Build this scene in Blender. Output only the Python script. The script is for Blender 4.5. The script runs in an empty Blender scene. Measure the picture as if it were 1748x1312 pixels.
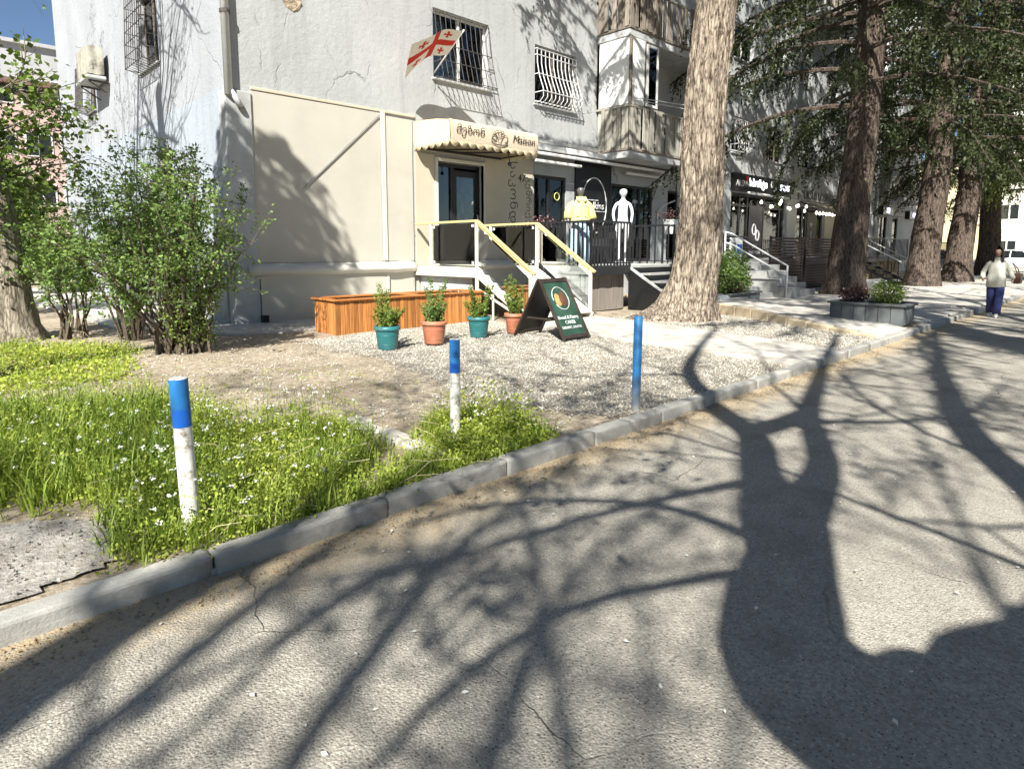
import bpy, math, random
import numpy as np
from mathutils import Vector, Matrix, noise as mnoise

# ------------------------------------------------------------------ camera, sky, sun, exposure
scene = bpy.context.scene
col = scene.collection
SUN_AZ, SUN_EL = 35.0, 42.0          # light travels towards azimuth 35 deg (from +X), elevation 42 deg
cam_d = bpy.data.cameras.new('camera')
cam = bpy.data.objects.new('camera', cam_d); col.objects.link(cam)
cam.location = (0, 0, 1.6)
cam.rotation_euler = (math.radians(90 - 7.0), 0, math.radians(45.8 - 90))
cam_d.sensor_width = 36.0
cam_d.lens = 1075 / 1748 * 36.0
cam_d.shift_y = -0.0566
cam_d.clip_end = 600
scene.camera = cam

world = bpy.data.worlds.new('World'); scene.world = world; world.use_nodes = True
wn = world.node_tree; wn.nodes.clear()
sky = wn.nodes.new('ShaderNodeTexSky'); sky.sky_type = 'NISHITA'; sky.sun_disc = False
sky.sun_elevation = math.radians(SUN_EL)
sky.sun_rotation = math.radians(90 - (SUN_AZ + 180))
sky.altitude = 400; sky.air_density = 0.85; sky.dust_density = 0.2; sky.ozone_density = 3.0
bg = wn.nodes.new('ShaderNodeBackground'); bg.inputs[1].default_value = 0.05
wo = wn.nodes.new('ShaderNodeOutputWorld')
wn.links.new(sky.outputs[0], bg.inputs[0]); wn.links.new(bg.outputs[0], wo.inputs[0])

sun_d = bpy.data.lights.new('sun', 'SUN'); sun_d.energy = 5.0; sun_d.angle = math.radians(0.53)
sun_d.color = (1.0, 0.965, 0.90)
sun = bpy.data.objects.new('sun', sun_d); col.objects.link(sun)
LD = Vector((math.cos(math.radians(SUN_AZ)) * math.cos(math.radians(SUN_EL)),
             math.sin(math.radians(SUN_AZ)) * math.cos(math.radians(SUN_EL)), -math.sin(math.radians(SUN_EL))))
sun.rotation_euler = LD.to_track_quat('-Z', 'Y').to_euler()
sun.location = (-20, -20, 30)

vs = scene.view_settings
vs.view_transform = 'Standard'; vs.look = 'None'; vs.exposure = 1.2; vs.gamma = 1.0
vs.use_curve_mapping = False
scene.cycles.max_bounces = 5
scene.cycles.diffuse_bounces = 2
scene.cycles.glossy_bounces = 2
scene.cycles.use_adaptive_sampling = True
scene.cycles.adaptive_threshold = 0.02
scene.cycles.transparent_max_bounces = 12
scene.cycles.use_denoising = True

random.seed(7); rng = np.random.default_rng(7)

# ------------------------------------------------------------------ mesh helpers
OFF = {}
def _link(o, parent):
    col.objects.link(o)
    if parent is not None:
        o.parent = parent; OFF[o.name] = OFF.get(parent.name, Vector((0, 0, 0)))
    return o

def thing(name, label, cat, loc=(0, 0, 0), group=None, local=False):
    o = bpy.data.objects.new(name, None); col.objects.link(o)
    o.location = loc; o.empty_display_size = 0.2
    OFF[o.name] = Vector((0, 0, 0)) if local else Vector(loc)
    return tag(o, label, cat, group)

def tag(o, label=None, cat=None, group=None, kind=None):
    if label: o['label'] = label
    if cat: o['category'] = cat
    if group: o['group'] = group
    if kind: o['kind'] = kind
    return o

def copy_tree(o, parent=None):
    c = o.copy(); col.objects.link(c); c.parent = parent
    OFF[c.name] = OFF.get(o.name, Vector((0, 0, 0)))
    for ch in list(o.children): copy_tree(ch, c)
    return c

class MB:
    def __init__(s, M=None): s.v = []; s.f = []; s.mi = []; s.M = M; s.m = 0
    def add(s, vs_, fs):
        b = len(s.v)
        if s.M is not None: vs_ = [s.M @ Vector(v) for v in vs_]
        s.v.extend([tuple(v) for v in vs_]); s.f.extend([tuple(i + b for i in f) for f in fs])
        s.mi.extend([s.m] * len(fs)); return s
    def box(s, x0, x1, y0, y1, z0, z1):
        return s.add([(x0,y0,z0),(x1,y0,z0),(x1,y1,z0),(x0,y1,z0),(x0,y0,z1),(x1,y0,z1),(x1,y1,z1),(x0,y1,z1)],
            [(0,3,2,1),(4,5,6,7),(0,1,5,4),(1,2,6,5),(2,3,7,6),(3,0,4,7)])
    def beam(s, a, b, w, h, up=(0, 0, 1)):
        a = Vector(a); b = Vector(b); d = (b - a).normalized(); up = Vector(up)
        r = d.cross(up); r = r.normalized() if r.length > 1e-5 else Vector((1, 0, 0)); u = r.cross(d)
        vs_ = [p + r * sx * w / 2 + u * sy * h / 2 for p in (a, b) for sx, sy in ((-1,-1),(1,-1),(1,1),(-1,1))]
        return s.add(vs_, [(0,1,2,3)[::-1],(4,5,6,7),(0,1,5,4),(1,2,6,5),(2,3,7,6),(3,0,4,7)])
    def tube(s, pts, rad, n=8, cap=True, sq=1.0):
        pts = [Vector(p) for p in pts]; k = len(pts)
        if not hasattr(rad, '__len__'): rad = [rad] * k
        vs_ = []; fs = []; ref = None
        for i, p in enumerate(pts):
            d = (pts[min(i+1, k-1)] - pts[max(i-1, 0)]).normalized()
            if ref is None:
                ref = Vector((0, 0, 1)) if abs(d.z) < .9 else Vector((1, 0, 0))
            r = (ref - d * ref.dot(d)).normalized(); ref = r; u = d.cross(r)
            for j in range(n):
                a = 2 * math.pi * j / n
                vs_.append(p + (r * math.cos(a) + u * math.sin(a) * sq) * rad[i])
        for i in range(k - 1):
            for j in range(n):
                fs.append((i*n+j, i*n+(j+1) % n, (i+1)*n+(j+1) % n, (i+1)*n+j))
        if cap:
            fs.append(tuple(range(n))[::-1]); fs.append(tuple((k-1)*n + j for j in range(n)))
        return s.add(vs_, fs)
    def lathe(s, prof, c=(0, 0, 0), n=24, sx=1, sy=1):
        vs_ = []; fs = []
        for (r, z) in prof:
            for j in range(n):
                a = 2 * math.pi * j / n
                vs_.append((c[0] + r * sx * math.cos(a), c[1] + r * sy * math.sin(a), c[2] + z))
        for i in range(len(prof) - 1):
            for j in range(n):
                fs.append((i*n+j, i*n+(j+1) % n, (i+1)*n+(j+1) % n, (i+1)*n+j))
        return s.add(vs_, fs)
    def prism(s, poly, axis, a0, a1):
        """poly: list of 2-d points; axis 'x' -> (y,z), 'y' -> (x,z), 'z' -> (x,y)"""
        def mk(p, a): return {'x': (a, p[0], p[1]), 'y': (p[0], a, p[1]), 'z': (p[0], p[1], a)}[axis]
        n = len(poly); vs_ = [mk(p, a0) for p in poly] + [mk(p, a1) for p in poly]
        fs = [tuple(range(n)), tuple(range(2*n-1, n-1, -1))]
        fs += [(i, i + n, (i+1) % n + n, (i+1) % n) for i in range(n)]
        return s.add(vs_, fs)
    def loft(s, rings, n=16):
        """rings: (cx,cy,cz,a,b) horizontal ellipses"""
        vs_ = []; fs = []
        for (cx, cy, cz, a, b) in rings:
            for j in range(n):
                t = 2 * math.pi * j / n
                vs_.append((cx + a * math.cos(t), cy + b * math.sin(t), cz))
        k = len(rings)
        for i in range(k - 1):
            for j in range(n):
                fs.append((i*n+j, i*n+(j+1) % n, (i+1)*n+(j+1) % n, (i+1)*n+j))
        fs.append(tuple(range(n))[::-1]); fs.append(tuple((k-1)*n + j for j in range(n)))
        return s.add(vs_, fs)
    def quad(s, a, b, c, d): return s.add([a, b, c, d], [(0, 1, 2, 3)])
    def build(s, name, mat, parent=None, smooth=False, bevel=0.0, loc=None):
        off = OFF.get(parent.name, Vector((0, 0, 0))) if parent is not None else Vector((0, 0, 0))
        if loc is not None: off = off + Vector(loc)
        me = bpy.data.meshes.new(name)
        me.from_pydata([(v[0]-off.x, v[1]-off.y, v[2]-off.z) for v in s.v], [], s.f)
        for m in (mat if isinstance(mat, (list, tuple)) else [mat]): me.materials.append(m)
        if any(s.mi): me.polygons.foreach_set('material_index', s.mi)
        if smooth: me.polygons.foreach_set('use_smooth', [True] * len(me.polygons))
        me.update()
        o = bpy.data.objects.new(name, me); _link(o, parent)
        if loc is not None: o.location = loc
        if bevel:
            b = o.modifiers.new('bevel', 'BEVEL'); b.width = bevel; b.segments = 2; b.limit_method = 'ANGLE'
        return o

def np_mesh(name, V, F, mat, parent=None, smooth=False):
    me = bpy.data.meshes.new(name)
    V = np.asarray(V, np.float32); F = np.asarray(F, np.int32); k = F.shape[1]
    me.vertices.add(len(V)); me.vertices.foreach_set('co', V.ravel())
    me.loops.add(F.size); me.loops.foreach_set('vertex_index', F.ravel())
    me.polygons.add(len(F)); me.polygons.foreach_set('loop_start', np.arange(0, F.size, k, dtype=np.int32))
    me.update(calc_edges=True)
    for m in (mat if isinstance(mat, (list, tuple)) else [mat]): me.materials.append(m)
    if smooth: me.polygons.foreach_set('use_smooth', [True] * len(F))
    o = bpy.data.objects.new(name, me); _link(o, parent)
    if parent is not None:
        off = OFF.get(parent.name, Vector((0, 0, 0)))
        if off.length > 0: me.transform(Matrix.Translation(-off))
    return o

def unit(a): return a / np.maximum(np.linalg.norm(a, axis=1, keepdims=True), 1e-9)
def leaf_arrays(C, S, up=0.5, w=0.32, T=None, fold=0.12):
    n = len(C); N = rng.normal(size=(n, 3)); N = unit(N) + np.array([0, 0, up]); N = unit(N)
    if T is None: T = rng.normal(size=(n, 3))
    T = T - N * np.sum(T * N, 1, keepdims=True); T = unit(T); B = np.cross(N, T)
    S = np.asarray(S).reshape(-1, 1)
    V = np.stack([C - T*S*.5, C + B*S*w - T*S*.08 + N*S*fold, C + T*S*.5, C - B*S*w - T*S*.08 + N*S*fold], 1).reshape(-1, 3)
    return V, np.arange(n * 4).reshape(-1, 4)
def leaves(name, C, S, mat, parent=None, **k):
    V, F = leaf_arrays(np.asarray(C, float), S, **k); return np_mesh(name, V, F, mat, parent)

# ------------------------------------------------------------------ material helpers
def newmat(name):
    m = bpy.data.materials.new(name); m.use_nodes = True; nt = m.node_tree
    b = nt.nodes.get('Principled BSDF'); return m, nt, b
def N(nt, t, **kw):
    n = nt.nodes.new(t)
    for k, v in kw.items():
        if k.startswith('i_'):
            key = k[2:]; n.inputs[int(key) if key.isdigit() else key.replace('_', ' ')].default_value = v
        else: setattr(n, k, v)
    return n
def L(nt, a, b): nt.links.new(a, b)
def rgb(c): return (c[0], c[1], c[2], 1)
def sc3(c, k): return tuple(min(1, x * k) for x in c)
def coords(nt, scale=(1, 1, 1), world_space=False):
    if world_space:
        tc = N(nt, 'ShaderNodeNewGeometry'); out = tc.outputs['Position']
    else:
        tc = N(nt, 'ShaderNodeTexCoord'); out = tc.outputs['Object']
    mp = N(nt, 'ShaderNodeMapping'); mp.inputs['Scale'].default_value = scale
    L(nt, out, mp.inputs[0]); return mp.outputs[0]
def noise(nt, vec, scale, detail=5, rough=.55, lo=None, hi=None):
    n = N(nt, 'ShaderNodeTexNoise'); n.inputs['Scale'].default_value = scale
    n.inputs['Detail'].default_value = detail; n.inputs['Roughness'].default_value = rough
    L(nt, vec, n.inputs['Vector']); o = n.outputs['Fac']
    if lo is not None: o = remap(nt, o, lo, hi)
    return o
def remap(nt, o, lo, hi, a=0, b=1):
    r = N(nt, 'ShaderNodeMapRange'); r.inputs[1].default_value = lo; r.inputs[2].default_value = hi
    r.inputs[3].default_value = a; r.inputs[4].default_value = b; L(nt, o, r.inputs[0]); return r.outputs[0]
def mix(nt, fac, a, b, mode='MIX'):
    m = N(nt, 'ShaderNodeMix', data_type='RGBA', blend_type=mode)
    for sock, v in ((m.inputs[0], fac), (m.inputs[6], a), (m.inputs[7], b)):
        if isinstance(v, bpy.types.NodeSocket): L(nt, v, sock)
        else: sock.default_value = v if not isinstance(v, tuple) else rgb(v)
    return m.outputs[2]
def math_(nt, op, a, b=None):
    m = N(nt, 'ShaderNodeMath', operation=op)
    for i, v in ((0, a), (1, b)):
        if v is None: continue
        if isinstance(v, bpy.types.NodeSocket): L(nt, v, m.inputs[i])
        else: m.inputs[i].default_value = v
    return m.outputs[0]
def bump(nt, b, h, strength, dist=.02):
    n = N(nt, 'ShaderNodeBump'); n.inputs['Strength'].default_value = strength; n.inputs['Distance'].default_value = dist
    L(nt, h, n.inputs['Height']); L(nt, n.outputs[0], b.inputs['Normal'])

def M(name, c, rough=.7, var=.15, vscale=5, bmp=0, bscale=60, bdist=.01, metal=0, spec=.4, stretch=(1, 1, 1), rnd=0, dirt=None, dscale=2, dlo=.5, dhi=.7):
    m, nt, b = newmat(name); v = coords(nt, stretch)
    o = mix(nt, noise(nt, v, vscale, 6, .6, .3, .7), sc3(c, 1 - var), sc3(c, 1 + var))
    if dirt is not None: o = mix(nt, noise(nt, v, dscale, 7, .65, dlo, dhi), o, dirt)
    if rnd:
        oi = N(nt, 'ShaderNodeObjectInfo'); r = remap(nt, oi.outputs['Random'], 0, 1, 1 - rnd, 1 + rnd)
        hs = N(nt, 'ShaderNodeHueSaturation'); L(nt, r, hs.inputs['Value']); L(nt, o, hs.inputs['Color']); o = hs.outputs[0]
    L(nt, o, b.inputs['Base Color']); b.inputs['Roughness'].default_value = rough
    b.inputs['Metallic'].default_value = metal; b.inputs['Specular IOR Level'].default_value = spec
    if bmp: bump(nt, b, noise(nt, v, bscale, 6, .6), bmp, bdist)
    return m

def leafmat(name, c1, c2, trans=.35, rough=.55):
    m = bpy.data.materials.new(name); m.use_nodes = True; nt = m.node_tree; nt.nodes.clear()
    g = N(nt, 'ShaderNodeNewGeometry')
    n = noise(nt, coords(nt), 1.3, 3, .5, .35, .65)
    f = math_(nt, 'MULTIPLY', math_(nt, 'ADD', g.outputs['Random Per Island'], n), .5)
    c = mix(nt, f, c1, c2)
    d = N(nt, 'ShaderNodeBsdfPrincipled'); d.inputs['Roughness'].default_value = rough; d.inputs['Specular IOR Level'].default_value = .35
    t = N(nt, 'ShaderNodeBsdfTranslucent'); mx = N(nt, 'ShaderNodeMixShader'); mx.inputs[0].default_value = trans
    ct = mix(nt, 1.0, c, (1.0, 1.0, .55), 'MULTIPLY')
    L(nt, c, d.inputs['Base Color']); L(nt, ct, t.inputs['Color'])
    L(nt, d.outputs[0], mx.inputs[1]); L(nt, t.outputs[0], mx.inputs[2])
    o = N(nt, 'ShaderNodeOutputMaterial'); L(nt, mx.outputs[0], o.inputs[0]); return m

def glassmat(name, tint=(.9, .95, .95), refl=.0):
    m = bpy.data.materials.new(name); m.use_nodes = True; nt = m.node_tree; nt.nodes.clear()
    t = N(nt, 'ShaderNodeBsdfTransparent'); t.inputs[0].default_value = rgb(tint)
    g = N(nt, 'ShaderNodeBsdfGlossy'); g.inputs['Roughness'].default_value = .02
    fr = N(nt, 'ShaderNodeFresnel'); fr.inputs[0].default_value = 1.5
    f = math_(nt, 'ADD', fr.outputs[0], refl)
    mx = N(nt, 'ShaderNodeMixShader'); L(nt, f, mx.inputs[0]); L(nt, t.outputs[0], mx.inputs[1]); L(nt, g.outputs[0], mx.inputs[2])
    o = N(nt, 'ShaderNodeOutputMaterial'); L(nt, mx.outputs[0], o.inputs[0]); return m

def emit(name, c, k):
    m, nt, b = newmat(name); b.inputs['Base Color'].default_value = rgb(c)
    b.inputs['Emission Color'].default_value = rgb(c); b.inputs['Emission Strength'].default_value = k; return m

# ------------------------------------------------------------------ materials
def asphalt():
    m, nt, b = newmat('asphalt'); v = coords(nt, world_space=True)
    o = mix(nt, noise(nt, v, .55, 7, .65, .33, .67), (.335, .312, .262), (.475, .443, .373))
    o = mix(nt, noise(nt, v, 60, 3, .6, .35, .65), (.27, .25, .21), o)
    vo = N(nt, 'ShaderNodeTexVoronoi'); vo.inputs['Scale'].default_value = 95; L(nt, v, vo.inputs['Vector'])
    sep = N(nt, 'ShaderNodeSeparateColor'); L(nt, vo.outputs['Color'], sep.inputs[0])
    light = math_(nt, 'MULTIPLY', remap(nt, sep.outputs[0], .80, .86), remap(nt, vo.outputs['Distance'], .45, .3))
    dark = math_(nt, 'MULTIPLY', remap(nt, sep.outputs[1], .82, .9), remap(nt, vo.outputs['Distance'], .5, .3))
    o = mix(nt, math_(nt, 'MULTIPLY', light, .6), o, (.66, .62, .53)); o = mix(nt, math_(nt, 'MULTIPLY', dark, .75), o, (.055, .05, .045))
    o = mix(nt, math_(nt, 'MULTIPLY', noise(nt, v, 1.7, 8, .72, .50, .70), .62), o, (.17, .155, .13))
    o = mix(nt, math_(nt, 'MULTIPLY', noise(nt, v, 5.5, 8, .72, .60, .72), .4), o, (.55, .51, .43))
    # dusty strip with sandy debris beside the kerb
    sx = N(nt, 'ShaderNodeSeparateXYZ'); L(nt, v, sx.inputs[0])
    yy = math_(nt, 'ADD', sx.outputs[1], math_(nt, 'MULTIPLY', math_(nt, 'SUBTRACT', noise(nt, v, 3.5, 5, .6), .5), .55))
    o = mix(nt, math_(nt, 'MULTIPLY', remap(nt, yy, 2.62, 3.05), noise(nt, v, 30, 4, .6, .25, .6)), o, (.47, .36, .21))
    # hairline cracks
    vc = N(nt, 'ShaderNodeTexVoronoi', feature='DISTANCE_TO_EDGE'); vc.inputs['Scale'].default_value = .8
    nz = N(nt, 'ShaderNodeTexNoise'); nz.inputs['Scale'].default_value = 3; nz.inputs['Detail'].default_value = 6; L(nt, v, nz.inputs['Vector'])
    wv = mix(nt, .16, v, nz.outputs['Color']); L(nt, wv, vc.inputs['Vector'])
    ck = math_(nt, 'MULTIPLY', remap(nt, vc.outputs['Distance'], .0045, .0005), noise(nt, v, 1.2, 4, .6, .47, .6))
    o = mix(nt, math_(nt, 'MULTIPLY', ck, .38), o, (.09, .08, .07))
    L(nt, o, b.inputs['Base Color']); b.inputs['Roughness'].default_value = .86; b.inputs['Specular IOR Level'].default_value = .3
    h = math_(nt, 'ADD', noise(nt, v, 110, 4, .6), math_(nt, 'MULTIPLY', vo.outputs['Distance'], -.8))
    h = math_(nt, 'SUBTRACT', h, math_(nt, 'MULTIPLY', ck, 1.5))
    bump(nt, b, h, .8, .008); return m

def soil():
    m, nt, b = newmat('soil'); v = coords(nt, world_space=True)
    o = mix(nt, noise(nt, v, .9, 6, .6, .35, .65), (.31, .255, .18), (.50, .435, .335))
    o = mix(nt, noise(nt, v, 14, 6, .7, .42, .62), o, (.24, .19, .13))
    o = mix(nt, math_(nt, 'MULTIPLY', noise(nt, v, 42, 3, .5, .60, .68), .8), o, (.56, .50, .41))
    L(nt, o, b.inputs['Base Color']); b.inputs['Roughness'].default_value = .95; b.inputs['Specular IOR Level'].default_value = .15
    bump(nt, b, math_(nt, 'ADD', noise(nt, v, 35, 6, .7), noise(nt, v, 7, 4, .6)), .9, .02); return m

def gravelmat():
    m, nt, b = newmat('gravel_base'); v = coords(nt, world_space=True)
    vo = N(nt, 'ShaderNodeTexVoronoi'); vo.inputs['Scale'].default_value = 34; L(nt, v, vo.inputs['Vector'])
    sep = N(nt, 'ShaderNodeSeparateColor'); L(nt, vo.outputs['Color'], sep.inputs[0])
    o = mix(nt, sep.outputs[0], (.36, .325, .26), (.60, .555, .46))
    o = mix(nt, remap(nt, vo.outputs['Distance'], .3, .6), o, (.20, .17, .125))
    o = mix(nt, noise(nt, v, 1.1, 5, .6, .4, .65), o, mix(nt, .55, o, (.25, .21, .15)))
    L(nt, o, b.inputs['Base Color']); b.inputs['Roughness'].default_value = .9
    bump(nt, b, vo.outputs['Distance'], -1.0, .02); return m

def plaster(name, c, stain, cr=.5, blue=0):
    m, nt, b = newmat(name); v = coords(nt, world_space=True)
    o = mix(nt, noise(nt, v, .7, 6, .6, .35, .68), c, sc3(c, .86))
    vs_ = coords(nt, (2.2, 2.2, .16), True)
    o = mix(nt, math_(nt, 'MULTIPLY', noise(nt, vs_, 1.2, 6, .65, .50, .75), .7), o, stain)
    o = mix(nt, math_(nt, 'MULTIPLY', noise(nt, v, 6, 8, .75, .55, .72), .5), o, sc3(c, .72))
    nz = N(nt, 'ShaderNodeTexNoise'); nz.inputs['Scale'].default_value = 2.2; nz.inputs['Detail'].default_value = 7; L(nt, v, nz.inputs['Vector'])
    vc = N(nt, 'ShaderNodeTexVoronoi', feature='DISTANCE_TO_EDGE'); vc.inputs['Scale'].default_value = .9
    L(nt, mix(nt, .3, v, nz.outputs['Color']), vc.inputs['Vector'])
    ck = math_(nt, 'MULTIPLY', remap(nt, vc.outputs['Distance'], .012, .002), noise(nt, v, .8, 3, .5, .5, .6))
    o = mix(nt, math_(nt, 'MULTIPLY', ck, cr), o, sc3(c, .38))
    L(nt, o, b.inputs['Base Color']); b.inputs['Roughness'].default_value = .9; b.inputs['Specular IOR Level'].default_value = .2
    h = math_(nt, 'ADD', noise(nt, v, 9, 8, .7), math_(nt, 'MULTIPLY', noise(nt, v, 60, 4, .6), .25))
    h = math_(nt, 'SUBTRACT', h, math_(nt, 'MULTIPLY', ck, .6)); bump(nt, b, h, .55, .03); return m

def barkmat(name, c1, c2, moss=None):
    m, nt, b = newmat(name); v = coords(nt, (1, 1, .20)); v2 = coords(nt, (1, 1, .5))
    nz = N(nt, 'ShaderNodeTexNoise'); nz.inputs['Scale'].default_value = 6; nz.inputs['Detail'].default_value = 5; L(nt, v, nz.inputs['Vector'])
    vo = N(nt, 'ShaderNodeTexVoronoi', feature='DISTANCE_TO_EDGE'); vo.inputs['Scale'].default_value = 17; L(nt, mix(nt, .10, v, nz.outputs['Color']), vo.inputs['Vector'])
    n1 = noise(nt, v, 13, 9, .75); n2 = noise(nt, v2, 30, 7, .75)
    plates = remap(nt, vo.outputs['Distance'], .0, .22)
    h = math_(nt, 'ADD', math_(nt, 'ADD', math_(nt, 'MULTIPLY', plates, .16), n1), math_(nt, 'MULTIPLY', n2, .55))
    o = mix(nt, remap(nt, h, .72, 1.02), c1, c2)
    o = mix(nt, noise(nt, coords(nt, (1, 1, .4)), 1.3, 5, .6, .5, .72), o, mix(nt, .55, o, c1))
    L(nt, o, b.inputs['Base Color']); b.inputs['Roughness'].default_value = .93; b.inputs['Specular IOR Level'].default_value = .2
    bump(nt, b, h, 1.0, .06); return m

def woodplank(name, c, rough=.5, var=.28, axis=2, rnd=.14, spec=.4):
    m, nt, b = newmat(name); s = [14, 14, 14]; s[axis] = 1.1
    oi = N(nt, 'ShaderNodeObjectInfo'); tc = N(nt, 'ShaderNodeTexCoord')
    va = N(nt, 'ShaderNodeVectorMath', operation='ADD'); L(nt, tc.outputs['Object'], va.inputs[0])
    cb = N(nt, 'ShaderNodeCombineXYZ'); r7 = math_(nt, 'MULTIPLY', oi.outputs['Random'], 37.0)
    for i in range(3): L(nt, r7, cb.inputs[i])
    L(nt, cb.outputs[0], va.inputs[1]); mp = N(nt, 'ShaderNodeMapping'); mp.inputs['Scale'].default_value = s; L(nt, va.outputs[0], mp.inputs[0])
    n1 = noise(nt, mp.outputs[0], 1.6, 7, .65); o = mix(nt, remap(nt, n1, .3, .7), sc3(c, 1 - var), sc3(c, 1 + var))
    hs = N(nt, 'ShaderNodeHueSaturation'); L(nt, remap(nt, oi.outputs['Random'], 0, 1, 1 - rnd, 1 + rnd), hs.inputs['Value']); L(nt, o, hs.inputs['Color'])
    L(nt, hs.outputs[0], b.inputs['Base Color']); b.inputs['Roughness'].default_value = rough; b.inputs['Specular IOR Level'].default_value = spec
    bump(nt, b, n1, .35, .006); return m

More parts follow.
